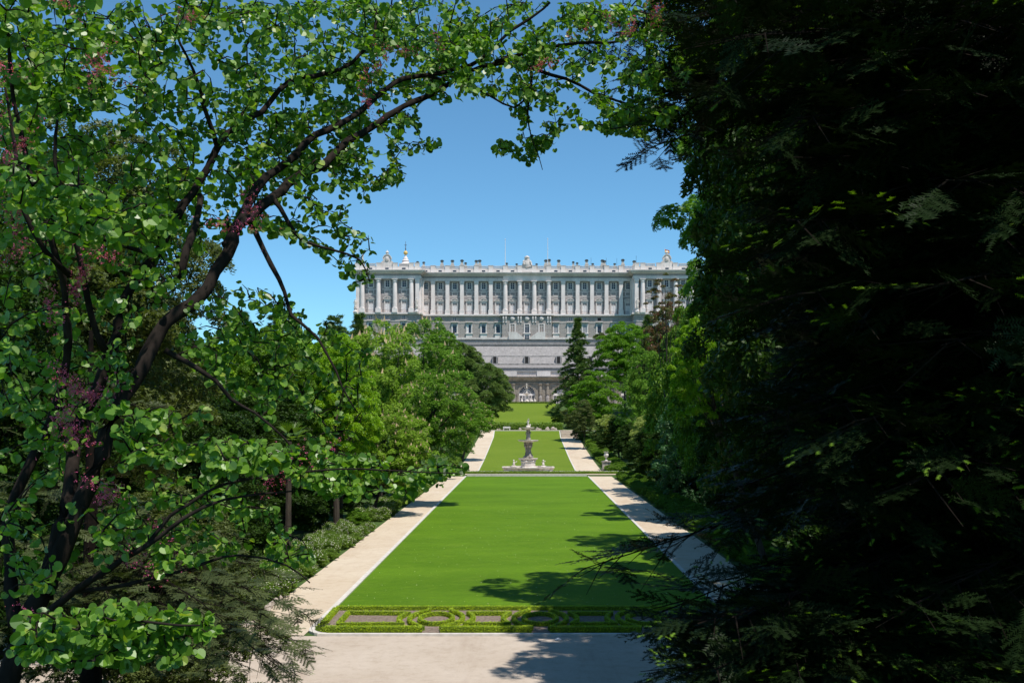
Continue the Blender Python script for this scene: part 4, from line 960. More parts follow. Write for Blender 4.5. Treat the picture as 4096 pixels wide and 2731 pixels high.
tree_w('dark_tree', 'dark evergreen tree behind the fir sprays at the roadside', 'tree', 'fine', (10.2, 29.5, 15.5), (6.4, 6, 13.0), (11, 29.5, 0), seed=24, tr=.45)
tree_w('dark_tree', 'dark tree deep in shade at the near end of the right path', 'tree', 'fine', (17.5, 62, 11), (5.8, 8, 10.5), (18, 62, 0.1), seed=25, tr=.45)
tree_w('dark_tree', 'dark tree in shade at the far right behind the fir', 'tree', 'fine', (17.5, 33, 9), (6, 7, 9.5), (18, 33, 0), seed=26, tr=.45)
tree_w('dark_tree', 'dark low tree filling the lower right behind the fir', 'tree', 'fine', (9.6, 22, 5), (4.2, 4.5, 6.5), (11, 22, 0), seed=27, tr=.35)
tree_w('dark_tree', 'dark tree rising at the far right edge behind the fir', 'tree', 'fine', (15.5, 21, 14), (6, 6, 12.5), (16, 21, 0), seed=28, tr=.45)
tree_w('plane_tree', 'second plane tree of the right row, shading the middle of the main lawn', 'tree', 'plane', (17.9, 66, 20.0), (6.7, 6.5, 14.5), (17, 66, .2), seed=36, tr=.45)
tree_w('plane_tree', 'third plane tree of the right row, its lower leaves over the shaded path', 'tree', 'plane', (20.9, 88, 20.5), (6.6, 7.5, 16.0), (19, 88, .4), seed=37, tr=.45)
tree_w('plane_tree', 'fourth plane tree of the right row beyond the dark bluish chestnut', 'tree', 'plane', (23.8, 111, 18.5), (6.0, 6.5, 15), (21, 111, .6), seed=38, tr=.4)
tree_w('dark_tree', 'tall dark tree between the fir sprays and the great plane, shading the parterre', 'tree', 'fine', (12.2, 37.5, 18.5), (7.0, 6.0, 13.5), (13, 37.5, 0), seed=42, tr=.45)
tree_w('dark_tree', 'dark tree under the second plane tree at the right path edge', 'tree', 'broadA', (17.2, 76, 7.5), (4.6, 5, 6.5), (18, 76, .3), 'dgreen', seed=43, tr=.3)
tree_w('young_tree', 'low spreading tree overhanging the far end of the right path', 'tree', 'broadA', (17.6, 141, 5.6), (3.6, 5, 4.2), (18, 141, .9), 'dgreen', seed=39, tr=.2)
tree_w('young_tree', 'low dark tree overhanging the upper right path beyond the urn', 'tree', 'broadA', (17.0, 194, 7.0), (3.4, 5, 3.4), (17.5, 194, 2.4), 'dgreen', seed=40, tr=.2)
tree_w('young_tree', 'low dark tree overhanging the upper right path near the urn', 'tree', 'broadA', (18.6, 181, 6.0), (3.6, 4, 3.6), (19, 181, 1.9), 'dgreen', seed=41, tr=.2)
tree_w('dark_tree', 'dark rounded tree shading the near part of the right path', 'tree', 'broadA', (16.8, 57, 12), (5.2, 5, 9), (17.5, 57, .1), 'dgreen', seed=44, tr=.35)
tree_w('broadleaf_tree', 'rounded green tree between two planes of the right row', 'tree', 'broadA', (18.6, 99, 13), (5.8, 5.5, 12), (18.5, 99, .5), None, seed=45, tr=.35)
tree_w('broadleaf_tree', 'rounded sunlit green tree above the far end of the right path', 'tree', 'broadA', (19.4, 124, 11.5), (5.6, 5.5, 10.5), (19, 124, .7), None, seed=46, tr=.35)
tree_w('lime_tree', 'sunlit yellow green lime tree above the urn', 'tree', 'broadB', (25.5, 160, 15), (6.0, 6, 9.5), (25.5, 160, 1.2), None, seed=47, tr=.3)
# left near background
tree_w('small_leaved_tree', 'airy olive green small leaved tree behind the redbud top left', 'tree', 'fine', (-17, 40, 13.5), (5.5, 5.5, 8.5), (-17, 40, 0), 'olive', seed=29, tr=.3)
tree_w('small_leaved_tree', 'airy olive tree behind the redbud trunk', 'tree', 'fine', (-23, 52, 11), (7, 6, 9.5), (-23, 52, 0), 'olive', seed=30, tr=.3)
tree_w('dark_tree', 'dark bushy tree at the far left edge behind the redbud', 'tree', 'fine', (-14.5, 25, 7.5), (4.6, 4.5, 8), (-14.5, 25, 0), 'dgreen', seed=31, tr=.35)
tree_w('dark_tree', 'tall shaded tree at the top left behind the redbud leaves', 'tree', 'fine', (-21, 33, 15), (5.5, 5, 12), (-21, 33, 0), 'green', seed=32, tr=.35)
tree_w('dark_tree', 'dark rounded tree standing above the grass left of the road', 'tree', 'fine', (-17.5, 52, 6), (4.2, 5, 6), (-17.5, 52, 0), 'dgreen', seed=33, tr=.3)
tree_w('dark_tree', 'dark thicket tree low behind the drooping conifer', 'tree', 'fine', (-11.5, 31, 3.0), (3.6, 4, 4.6), (-11.5, 31, 0), 'olive', seed=34, tr=.3)
tree_w('dark_tree', 'dark tree behind the row of trunks left of the rose bed', 'tree', 'fine', (-21.5, 75, 6), (4.5, 8, 7), (-21.5, 75, .3), 'dgreen', seed=35, tr=.3)
# side woods by the palace: individual trees
wood = [(-38, 262, 10, 9), (-30, 300, 8, 8), (-46, 318, 9, 8), (-58, 340, 9, 9), (-34, 335, 8, 7), (-78, 350, 10, 9), (-92, 320, 12, 10), (-60, 290, 9, 9), (-26, 225, 7, 8), (-36, 190, 9, 9), (-30, 150, 8, 9), (-34, 118, 9, 9), (-44, 95, 10, 9), (-36, 75, 8, 8),
        (34, 300, 8, 8), (42, 330, 9, 9), (56, 345, 9, 9), (72, 350, 10, 9), (90, 330, 12, 10), (58, 300, 9, 9), (30, 200, 8, 9), (32, 160, 8, 10), (34, 125, 8, 10), (36, 95, 8, 9), (26, 75, 7, 9), (34, 55, 9, 11), (-30, 45, 6, 10), (-40, 60, 8, 10)]
ks = ['broadA', 'broadB', 'broadA', 'fine', 'chestA']; ms = ['green', 'limel', 'dgreen', 'green', 'chest']
for i, (x, y, r_, h) in enumerate(wood):
    g = ground(y); k = i % 5
    side = 'left' if x < 0 else 'right'
    lab = f'leafy tree in the woods {side} of the garden axis, ' + ('far rows below the palace' if y > 210 else 'near rows behind the avenue')
    tree_w('wood_tree', lab, 'tree', ks[k], (x, y, g+h*1.05), (r_*.8, r_*.8, h*.95), (x, y, g), ms[k] if ks[k] in ('broadA', 'fine') else None, f'woods {side} '+('far' if y > 210 else 'near'), seed=60+i, tr=.35, blossom=False)

def conifer(name, label, x, y, zb, zt, rmax, nw, nb, mat, size, droop=.15, power=.8, seed=0, per=60, wspread=.22, cat='conifer', r0=.4, top0=.0, first=.12):
    rng = np.random.default_rng(seed); root = thing(name, label, cat, (x, y, zb)); H_ = zt-zb
    m = MB(); m.tube([(x, y, zb-.5), (x, y, zb+H_*.5), (x, y, zt)], [r0, r0*.6, .04], 8)
    P = []; Nn = []; Tt = []
    for i in range(nw):
        t = first+(1-first)*(i+.5)/nw; z = zb+H_*t
        for k in range(nb):
            a = rng.uniform(0, 6.283); L = rmax*max(.06, (1-t)/(1-first))**power*rng.uniform(.65, 1.12)
            d = np.array([math.cos(a), math.sin(a), 0]); s_ = np.array([-d[1], d[0], 0]); zz = z+rng.uniform(-.4, .4)*H_/nw
            pts = [np.array([x, y, zz])+d*L*q+np.array([0, 0, L*(.22*q-(.22+droop)*q*q)]) for q in (0, .3, .6, 1)]
            m.tube(pts, [r0*.22*(1-t*.7), r0*.16*(1-t*.7), r0*.1*(1-t*.7), .015], 4)
            n = int(per*max(.3, L/rmax)); q = rng.uniform(.12, 1.0, n)
            base = np.array([x, y, zz])+d*L*q[:, None]; base[:, 2] += L*(.22*q-(.22+droop)*q*q)
            wdt = L*wspread*(1.15-q)*(q > .05)+.1
            off = rng.uniform(-1, 1, n)*wdt; base += s_*off[:, None]; base[:, 2] -= np.abs(off)*.25+rng.uniform(0, 1, n)*size*.6
            P.append(base); Nn.append(np.tile([0, 0, 1.0], (n, 1))+rng.normal(0, .35, (n, 3))); Tt.append(d+s_*np.sign(off)[:, None]*.8+rng.normal(0, .3, (n, 3))+np.array([0, 0, -.3]))
    m.build('trunk', M['bark'], root)
    P = np.vstack(P); Nn = np.vstack(Nn); Tt = np.vstack(Tt); tv, tf = T_needles(11, seed+3)
    V, Fc, rn = bake(tv, tf, P, Nn, Tt, rng.uniform(.8, 1.4, len(P))*size, rng)
    link('crown', fastmesh('crown', V-np.array([x, y, zb]), Fc, M[mat], rn), root)
    return root
Yc = 292; pt = PX(2311, 1268, Yc); pb = PX(2311, 1660, Yc)
conifer('cedar_tree', 'tall conical cedar in front of the palace terrace wall', pt.x, Yc, ground(Yc), pt.z, 9.8, 19, 7, 'cedar', 1.15, droop=.3, power=.85, seed=3, per=75, r0=.45, wspread=.16)
for i, (u, v, Y, r_, lab) in enumerate(((960, 1238, 240, 9, 'dark flat layered cedar on the skyline seen through the redbud'), (1340, 1262, 270, 9, 'dark layered cedar on the skyline left of the palace'), (1440, 1250, 300, 6, 'small dark cedar top at the left corner of the palace'), (1100, 1262, 250, 8, 'dark spreading cedar between the two skyline cedars'))):
    p = PX(u, v, Y); g = ground(Y); conifer('cedar_tree', lab, p.x, Y, g, p.z, r_, 14, 7, 'cedar', 1.4, droop=.1, power=.55, seed=10+i, per=70, r0=.4, first=.35)
conifer('cedar_tree', 'cedar with spreading boughs poking above the far right woods', PX(2590, 1250, 330).x, 330, ground(330), PX(2590, 1262, 330).z, 6, 14, 7, 'cedar', 1.3, droop=.15, power=.5, seed=20, per=60, first=.35)
# trunks left of the rose bed
for i, (u, v, Y) in enumerate(((1347, 2126, 83), (1130, 2170, 80), (1100, 2150, 84), (1060, 2170, 78), (1360, 2090, 92))):
    x = (u-2108)*Y/F; tree_w('avenue_tree', ['thick trunked tree rising behind the rose bed', 'slender trunk behind the rose bed, left of the thick one', 'slender dark trunk in shade', 'slender dark trunk at the left end of the shaded row', 'shaded trunk behind the thick trunked tree'][i]+(' under the lime crowns' if i else ''), 'tree', 'broadB', (x, Y+1, 11), (3.4, 3.4, 5.5), (x, Y, .3), 'green' if i % 2 else None, seed=90+i, tr=.27 if i in (0, 4) else .14)
# shrubs
def shrub(name, lab, x, y, r_, h, mat, group=None, petals=0, seed=0, cat='bush'):
    me = PROTO['shrub'][0]; g = ground(y); root = thing(name, lab, cat, (x, y, g), group); rr = random.Random(seed)
    o = link('foliage', me, root, (0, 0, h*.42)); o.scale = (r_, r_, h*.6); o.rotation_euler = (0, 0, rr.uniform(0, 6.28))
    if mat: o.material_slots[0].link = 'OBJECT'; o.material_slots[0].material = M[mat]
    if petals: q = link('flowers', PET, root, (0, 0, h*.42)); q['kind'] = 'stuff'; q.scale = (r_*1.02, r_*1.02, h*.62); q.rotation_euler = o.rotation_euler
    if False: q = link('flowers', PET, root, (0, 0, h*.42)); q.scale = (r_*1.02, r_*1.02, h*.62); q.rotation_euler = o.rotation_euler
rng = np.random.default_rng(77); n = 90; D = nrm(rng.normal(0, 1, (n, 3))); D[:, 2] = np.abs(D[:, 2])*.9+.05; tv, tf = T_spray(2, 3, .4)
V, Fc, rn = bake(tv, tf, D*rng.uniform(.85, 1.05, (n, 1)), D, rng.normal(0, 1, (n, 3)), np.full(n, .13), rng); PET = fastmesh('flowers', V, Fc, M['petal'], rn)
rr = random.Random(11); k = 0
for y in np.arange(52, 101, 1.05):
    for dx in (0, 1.15, 2.2):
        if (84 < y < 91): continue
        fl_ = rr.random() < .7; row = {0: 'front row', 1.15: 'middle row', 2.2: 'back row'}[dx]; nr = 'near end' if y < 62 else ('near middle' if y < 73 else ('far middle' if y < 84 else 'far end'))
        shrub('rose_bush', f"rose bush {'with cream flowers' if fl_ else 'without flowers'}, {row}, {nr} of left bed", -13.2-dx+rr.uniform(-.25, .25), y+rr.uniform(-.4, .4), rr.uniform(.45, .8), rr.uniform(.6, 1.35), None, 'rose bushes in the left bed', 1 if fl_ else 0, k); k += 1
for i, y in enumerate((85, 86.5, 88.2)): shrub('round_bush', 'greener rounded bush in the gap of the rose bed beside the left path', -13.9-.4*i, y, 1.1, 1.5, 'green', 'rounded bushes in the rose bed gap', 0, i)
for i, y in enumerate(np.arange(104, 158, 1.5)):
    for dx in (0, 1.3):
        shrub('rose_bush', f"yellow green bush, {'front' if dx == 0 else 'back'} row, {'start' if y < 122 else ('middle' if y < 140 else 'end')} of the far left bed", -13.4-dx+rr.uniform(-.2, .2), y, rr.uniform(.8, 1.0), rr.uniform(.9, 1.3), 'rose', 'bushes in the far left bed', 1 if rr.random() < .4 else 0, i)
for i, y in enumerate(np.arange(50, 156, 1.9)):
    for dx in (0, 1.7):
        shrub('low_bush', f"dark green bush {'edging' if dx == 0 else 'one row from'} the right path, {'near' if y < 76 else ('middle' if y < 102 else ('later' if y < 128 else 'far'))} quarter of lawn", 14.2+dx+rr.uniform(-.2, .2), y, rr.uniform(.9, 1.2), rr.uniform(.9, 1.3), 'green', 'low bushes beside the right path', 0, i+300)
for i, y in enumerate(np.arange(168, 246, 2.4)):
    for dx in (0, 2.2):
        if abs(y-172) < 1.5 and dx == 0: continue
        shrub('low_bush', f"{'yellowish' if i % 2 else 'mid green'} low bush {'beside' if dx == 0 else 'one row from'} the upper right path, {'near' if y < 194 else ('middle' if y < 220 else 'top')} part", 13.9+dx, y, rr.uniform(1.1, 1.4), rr.uniform(.8, 1.2), 'rose' if i % 2 else 'green', 'low bushes beside the upper right path', 0, i+500)
    shrub('low_bush', f"low green bush left of the upper left path, {'near' if y < 194 else ('middle' if y < 220 else 'top')} part", -13.2, y, 1.3, 1.2, 'rose', 'low bushes beside the upper left path', 0, i+600)
for i in range(16): shrub('laurel_bush', 'dark laurel bush in the shade under the left avenue trees', -18-(i % 3)*2.2, 48+i*6, 2.6, 4.2, 'dgreen', 'shaded laurels on the left', 0, i+700)
for i in range(16): shrub('laurel_bush', 'dark laurel bush in the shade under the right avenue trees', 18.5+(i % 3)*2.2, 50+i*7, 2.8, 4.5, 'dgreen', 'shaded laurels on the right', 0, i+800)
p = PX(2222, 1660, 262); 
for i, (u, v, Y, s, mt, lab) in enumerate(((2222, 1640, 290, 1.6, 'teal', 'small bluish green shrub at the right edge of the slope lawn'), (2232, 1680, 268, 2.0, 'dgreen', 'dark shrub in the cedar shadow at the foot of the slope lawn'), (2290, 1690, 262, 2.6, 'olive', 'olive shrub by the steps at the top of the right path'), (2320, 1720, 240, 2.2, 'olive', 'grey green shrub right of the garden steps'), (2275, 1655, 275, 2.6, 'olive', 'twiggy olive shrub below the cedar'), (2400, 1330, 380, 3.0, 'olive', 'small bush on the palace terrace beside the lamp post'))):
    x = (u-2108)*Y/F; shrub('shrub', lab, x, Y, s, s*1.6, mt, None, 0, i+900)
# small palm in the left woods
def palm(x, y, z, h, label):
    t = thing('palm', label, 'palm', (x, y, z)); MB().tube([(x, y, z), (x+.1, y, z+h)], [.2, .15], 8).build('trunk', M['bark2'], t)
    rng = np.random.default_rng(3); m = MB()
    for k in range(26):
        a = k*2.4; el = rng.uniform(-.3, 1.2); d = Vector((math.cos(a)*math.cos(el), math.sin(a)*math.cos(el), math.sin(el))); s = d.cross(Vector((0, 0, 1))).normalized(); c = Vector((x+.1, y, z+h))
        for j in range(7):
            f = (j-3)*.2; q = (d+s*f).normalized(); o = c+d*.7; m.add([o, o+q*.45+s*.05, o+q*.85-Vector((0, 0, .12)), o+q*.45-s*.05], [(0, 1, 2, 3)])
    m.build('fronds', M['rose'], t)
palm(PX(1150, 1640, 60).x, 60, 0.1, 8.0, 'pale fan palm seen through the redbud in the left woods')

# ------------------------------------------------------------------ FIR AND YEW SPRAYS
def T_fir(seed=0, nl=.09, wd=.017, central=26, pairs=5):
    r = random.Random(seed); v = []; f = []
    def axis(o, d, L, n):
        s = Vector((d.y, -d.x, 0))
        b = len(v); 
        for p in (o-s*.006, o+s*.006, o+d*L): v.append(tuple(p))
        f.append((b, b+1, b+2))
        for i in range(n):
            t = (i+.5)/n; q = o+d*L*t
            for sg in (-1, 1):
                nd = (s*sg*.9+d*.55+Vector((0, 0, r.uniform(-.25, .35)))).normalized(); w_ = d*wd; b = len(v)
                for p in (q-w_, q+w_, q+nd*nl*r.uniform(.8, 1.15)*(1-.35*t)): v.append(tuple(p))
                f.append((b, b+1, b+2))
    axis(Vector((0, 0, 0)), Vector((0, 1, 0)), 1.0, central)
    for k in range(pairs):
        t = .12+.7*k/pairs
        for sg in (-1, 1):
            a = R(48)*sg; axis(Vector((0, t, 0)), Vector((math.sin(a), math.cos(a), r.uniform(-.15, .05))).normalized(), .42*(1-t*.7), 9)
    return np.array(v), np.array(f)
FT, FF = T_fir(1)
def T_tip():
    v = []; f = []; r = random.Random(9)
    for i in range(16):
        t = i/16*.22; 
        for sg in (-1, 1):
            d = Vector((sg*.8, .7, r.uniform(-.3, .5))).normalized(); b = len(v); o = Vector((0, t, 0))
            for p in (o-Vector((0, .009, 0)), o+Vector((0, .009, 0)), o+d*.075): v.append(tuple(p))
            f.append((b, b+1, b+2))
    return np.array(v), np.array(f)
TT, TF = T_tip()
def spray_tree(name, label, cat, trunk, branches, mat, tipmat, tipfrac, sl, org, seed=0, hang=.5, dens=9, tpart='new_shoots', r0=.018):
    """branches: list of (start, end, sag); sprays both sides along each"""
    rng = np.random.default_rng(seed); root = thing(name, label, cat, org)
    m = MB(); 
    if trunk: m.tube(*trunk, 10)
    P = []; T = []; N = []; tips = []
    for (a, b, sag) in branches:
        a = np.array(a, float); b = np.array(b, float); L = np.linalg.norm(b-a); d = (b-a)/L
        side = np.cross(d, [0, 0, 1]); side /= np.linalg.norm(side)
        f = lambda q: a+(b-a)*q+np.array([0, 0, 1])*(sag*4*q*(1-q)*L)
        m.tube([f(q) for q in (0, .25, .5, .75, 1)], [r0*L/4, r0*.8*L/4, r0*.6*L/4, r0*.35*L/4, .004], 5)
        n = int(L*dens)
        for i in range(n):
            q = .15+.85*(i+rng.random())/n; p = f(q); sg = 1 if i % 2 else -1
            rem = min(1.0, (1-q)*L/1.2+.45)
            # secondary branchlet
            l2 = rem*rng.uniform(.35, .8)*min(1, L/3); dd = d*rng.uniform(.4, .9)+side*sg*rng.uniform(.5, 1.0)+np.array([0, 0, -hang*rng.uniform(0, 1)]); dd /= np.linalg.norm(dd)
            m.tube([p, p+dd*l2], [.006, .002], 3)
            kk = max(1, int(l2/.22))
            for j in range(kk):
                pp = p+dd*l2*(j+.3)/kk; s2 = np.cross(dd, [0, 0, 1]); s2 /= np.linalg.norm(s2)+1e-6
                t_ = dd*.7+s2*(1 if j % 2 else -1)*rng.uniform(.2, .9)+np.array([0, 0, -hang*rng.uniform(.2, 1.3)]); t_ /= np.linalg.norm(t_)
                P.append(pp); T.append(t_); N.append(np.array([0, 0, 1.0])+rng.normal(0, .35, 3))
        P.append(f(.93)); T.append(d+[0, 0, -.1]); N.append([0, 0, 1.0])
    m.build('trunk', M['firbark'], root)
    P = np.array(P); T = nrm(np.array(T)); N = np.array(N); S = rng.uniform(.75, 1.25, len(P))*sl; o = np.array(org)
    V, Fc, rn = bake(FT, FF, P, N, T, S, rng); link('needle_sprays', fastmesh('needle_sprays', V-o, Fc, M[mat], rn), root)
    if tipmat:
        # shoots at the tips of each spray
        Nn = nrm(N); X = nrm(np.cross(T, Nn)); Yv = np.cross(Nn, X); PP = []; Tn = []; NN = []
        cl = np.sin(P[:, 0]*2.1+P[:, 2]*1.3)*np.sin(P[:, 2]*2.7-P[:, 1]*1.1)*np.sin(P[:, 1]*1.9+P[:, 0]); pick = np.where((rng.random(len(P)) < tipfrac) & (cl > .04))[0]
        for (lx, ly, ax) in ((0, 1.0, 0), (.25, .52, 1), (-.25, .52, -1), (.2, .75, 1), (-.2, .75, -1)):
            PP.append(P[pick]+S[pick, None]*(X[pick]*lx+Yv[pick]*ly)*.98); Tn.append(Yv[pick]+X[pick]*ax*.8); NN.append(Nn[pick])
        PP = np.vstack(PP); V, Fc, rn = bake(TT, TF, PP, np.vstack(NN), np.vstack(Tn), np.tile(S[pick], 5)*.65, rng)
        link(tpart, fastmesh(tpart, V-o, Fc, M[tipmat], rn), root)
    return root
br = []; rng = np.random.default_rng(21); tx, ty = 6.3, 9.0
for i in range(560):
    z = rng.uniform(2.5, 25); a = rng.uniform(0, 6.283); L = 5.3*(1-max(0, z-6)/21)**.8*rng.uniform(.6, 1.0)
    if math.sin(a) < -.5 and z > 8 and z < 13: L *= .75
    e_ = np.array([tx+L*math.cos(a), ty+L*math.sin(a)*.95, z-rng.uniform(.0, .28)*L])
    if abs(e_[0]) < 1.2 and e_[1] < 8: continue
    if e_[1] < 3.2: continue
    u_ = 2108+e_[0]/e_[1]*F
    v_ = 1700-(e_[2]-CZ)*F/e_[1]; lim = 2960 if 420 < v_ < 2050 else 2740
    if u_ < lim+60*rng.random() and e_[2] < 14: e_[0] += (lim+60-u_)*e_[1]/F
    if 2000 < v_ < 2420 and u_ < 3300: continue
    if v_ >= 2420 and u_ < 2850: continue
    br.append(((tx, ty, z), tuple(e_), rng.uniform(.01, .07)))
for i in range(260):
    u = rng.uniform(2700, 4250); v = rng.uniform(-150, 2750); Y = rng.uniform(5.2, 9.5)
    if v > 2380 and rng.random() < .6: u = rng.uniform(2760, 3400)
    if u < 2980 and 380 < v < 2000: u += 380
    if 2480 < u < 3300 and 1950 < v < 2420: continue
    p = PX(u, v, Y); br.append(((tx, ty, p.z+rng.uniform(.2, .8)), tuple(p), rng.uniform(.01, .05)))
for i in range(34):
    u = rng.uniform(2720, 3200); v = rng.uniform(2440, 2760); Y = rng.uniform(5.5, 8.5); p = PX(u, v, Y); br.append(((tx, ty, p.z+rng.uniform(.2, .8)), tuple(p), .03))
for (u, v, Y) in ((2450, 150, 9.5), (2520, 330, 9), (2600, 60, 8), (2575, 600, 9.5), (2640, 430, 8.3), (2330, 2275, 8.0), (2640, 2450, 6.5), (2720, 2680, 6.3), (2780, 2540, 6), (3560, 760, 5.5), (3640, 930, 5.6), (3300, 300, 6.4), (2850, 90, 7), (3060, 220, 6.5), (2880, 2050, 7)):
    p = PX(u, v, Y); br.append(((tx, ty, p.z+.5+.04*Y), tuple(p), .05))
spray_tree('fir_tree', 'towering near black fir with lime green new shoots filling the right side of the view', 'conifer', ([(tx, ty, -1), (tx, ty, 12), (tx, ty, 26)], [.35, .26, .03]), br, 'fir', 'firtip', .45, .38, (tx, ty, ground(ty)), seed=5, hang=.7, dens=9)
# drooping conifer bottom left
br = []; tx, ty = -6.6, 15.5
for (u, v, Y) in ((1255, 2470, 14), (1230, 2600, 13.4), (1180, 2330, 14.8), (1190, 2700, 12.6), (1090, 2480, 13.2), (1080, 2640, 12.4), (980, 2560, 12.2), (1000, 2360, 14), (900, 2650, 12), (880, 2300, 14), (760, 2200, 15), (820, 2450, 13), (640, 2350, 14), (700, 2580, 12.5), (960, 2150, 16), (860, 2050, 17), (1040, 2250, 15.5), (560, 2100, 15), (480, 2500, 13), (1140, 2560, 13)):
    p = PX(u, v, Y); br.append(((tx, ty, p.z+.15*abs(p.x-tx)), tuple(p), .06))
for i in range(46):
    z = rng.uniform(2, 9.8); a = rng.uniform(0, 6.283); L = 3.2*(1-(z-2)/10)**.6*rng.uniform(.6, 1); br.append(((tx, ty, z), (tx+L*math.cos(a), ty+L*math.sin(a), z-.25*L), .04))
spray_tree('drooping_conifer', 'drooping olive conifer hanging over the road at the bottom left', 'conifer', ([(tx, ty, -1), (tx, ty, 5), (tx, ty, 10.5)], [.22, .16, .03]), br, 'dry', 'rose', .12, .36, (tx, ty, ground(ty)), seed=6, hang=1.0, dens=8)

# ------------------------------------------------------------------ REDBUD
def ydep(u): return float(np.interp(u, [0, 600, 1100, 1700, 2200, 2800], [5.9, 6.5, 7.4, 8.6, 8.8, 8.4]))
limbs = [  # (points in photo px, depths, radii) : one branching skeleton at real depth
 ([(20, 2800), (94, 2532), (188, 2375), (250, 2219), (313, 2063), (375, 1906), (446, 1729), (510, 1582), (574, 1474), (670, 1283), (765, 1206), (861, 1078), (925, 964), (957, 893), (1090, 790), (1190, 700), (1300, 657), (1447, 542), (1555, 472), (1683, 383), (1778, 332), (1874, 281), (2001, 249), (2097, 274), (2257, 319), (2384, 363), (2520, 420)],
  [6.2, 6.2, 6.2, 6.25, 6.3, 6.35, 6.4, 6.5, 6.6, 6.8, 6.9, 7.1, 7.3, 7.4, 7.8, 8.1, 8.5, 9, 9.3, 9.7, 10, 10.2, 10.2, 10.2, 10, 10, 9.8], (.068, .010)),
 ([(900, 985), (925, 957), (1020, 765), (1100, 690), (1180, 620), (1260, 540), (1400, 472), (1510, 383), (1606, 325), (1715, 306), (1906, 255), (2001, 160), (2122, 70), (2200, 10)], [7.25, 7.3, 7.7, 8, 8.3, 8.5, 8.9, 9.2, 9.5, 9.8, 10.3, 10.3, 10.3, 10.3], (.038, .010)),
 ([(180, 2390), (281, 1950), (306, 1729), (383, 1538), (446, 1346), (510, 1155), (606, 996), (720, 816), (829, 663), (893, 542), (1020, 434), (1148, 319), (1290, 290), (1400, 255), (1490, 150), (1500, 20)], [6.2, 6.5, 6.8, 7, 7.2, 7.3, 7.4, 7.6, 7.9, 8, 8.3, 8.6, 9, 9.3, 9.5, 9.6], (.055, .011)),
 ([(60, 2500), (30, 2080), (96, 1900), (191, 1697), (255, 1506), (274, 1346), (255, 1155), (236, 1027), (130, 700), (60, 420), (20, 100)], [6.2, 6.6, 6.7, 6.8, 6.6, 6.4, 6.2, 6.1, 6, 6, 6], (.046, .009)),
 ([(727, 1110), (746, 996), (784, 900), (800, 780)], [6.9, 7, 7.2, 7.5], (.03, .018)),
 ([(870, 590), (823, 434), (791, 319), (760, 240), (700, 120)], [8, 7.8, 7.7, 7.6, 7.5], (.020, .007)),
 ([(206, 2438), (300, 2363), (438, 2282), (532, 2213), (640, 2150), (750, 2070), (900, 2000), (1050, 1980), (1200, 1960)], [6.1, 6, 5.9, 5.8, 5.8, 5.8, 5.9, 6, 6.1], (.026, .004)),
 ([(594, 2170), (680, 2060), (750, 2013), (845, 1956), (938, 1925), (1080, 1900), (1250, 1880), (1450, 1875), (1650, 1885), (1850, 1895)], [5.8, 5.8, 5.8, 5.85, 5.9, 6.0, 6.1, 6.2, 6.3, 6.4], (.012, .003)),
 ([(1010, 900), (1084, 1060), (1135, 1168), (1167, 1257), (1275, 1346), (1370, 1540), (1430, 1650)], [7.6, 7.5, 7.4, 7.3, 7.2, 7.1, 7.1], (.022, .004)),
 ([(660, 1400), (702, 1423), (861, 1525), (925, 1595), (1020, 1653), (1148, 1761), (1230, 1900)], [6.7, 6.7, 6.6, 6.6, 6.6, 6.6, 6.6], (.022, .004)),
 ([(1090, 790), (1150, 880), (1210, 960), (1330, 1000), (1440, 1040), (1480, 1130)], [7.8, 7.8, 7.8, 7.9, 8, 8], (.02, .004)),
 ([(1715, 306), (1900, 350), (2060, 430), (2129, 330)], [9.8, 9.7, 9.6, 9.8], (.014, .006)),
 ([(2129, 293), (2110, 446), (2122, 542), (2148, 606), (2170, 680)], [10.1, 9.8, 9.7, 9.6, 9.6], (.012, .003)),
 ([(1980, 250), (2150, 200), (2314, 172), (2480, 166), (2576, 121), (2740, 150)], [10.2, 10, 9.8, 9.7, 9.6, 9.5], (.02, .006)),
 ([(280, 1100), (180, 1000), (90, 820), (60, 600), (20, 350)], [6.1, 5.9, 5.8, 5.8, 5.8], (.02, .006)),
 ([(420, 1400), (360, 1250), (330, 1100), (270, 850), (220, 640), (230, 480)], [6.6, 6.4, 6.2, 6.1, 6, 6], (.024, .008)),
 ([(600, 1010), (400, 950), (250, 860), (100, 840)], [7.3, 6.6, 6, 5.7], (.018, .005)),
 ([(150, 2480), (260, 2520), (420, 2480), (600, 2480), (800, 2500)], [6.1, 5.5, 5.1, 5, 5], (.018, .005)),
 ([(60, 2520), (80, 2600), (200, 2640), (380, 2640)], [6.1, 5.3, 4.9, 4.8], (.014, .005)),
 ([(300, 2363), (520, 2330), (760, 2270), (960, 2220), (1150, 2260), (1240, 2330)], [6.0, 6.1, 6.2, 6.2, 6.3, 6.3], (.016, .004)),
]
rng = np.random.default_rng(31)
rootp = PX(20, 2800, 6.2); RB = Vector((rootp.x, 6.2, ground(6.2)))
rb = thing('redbud_tree', 'leaning redbud with heart shaped leaves and dark limbs arching over the left and top', 'tree', RB)
mb = MB(); NP = []; 
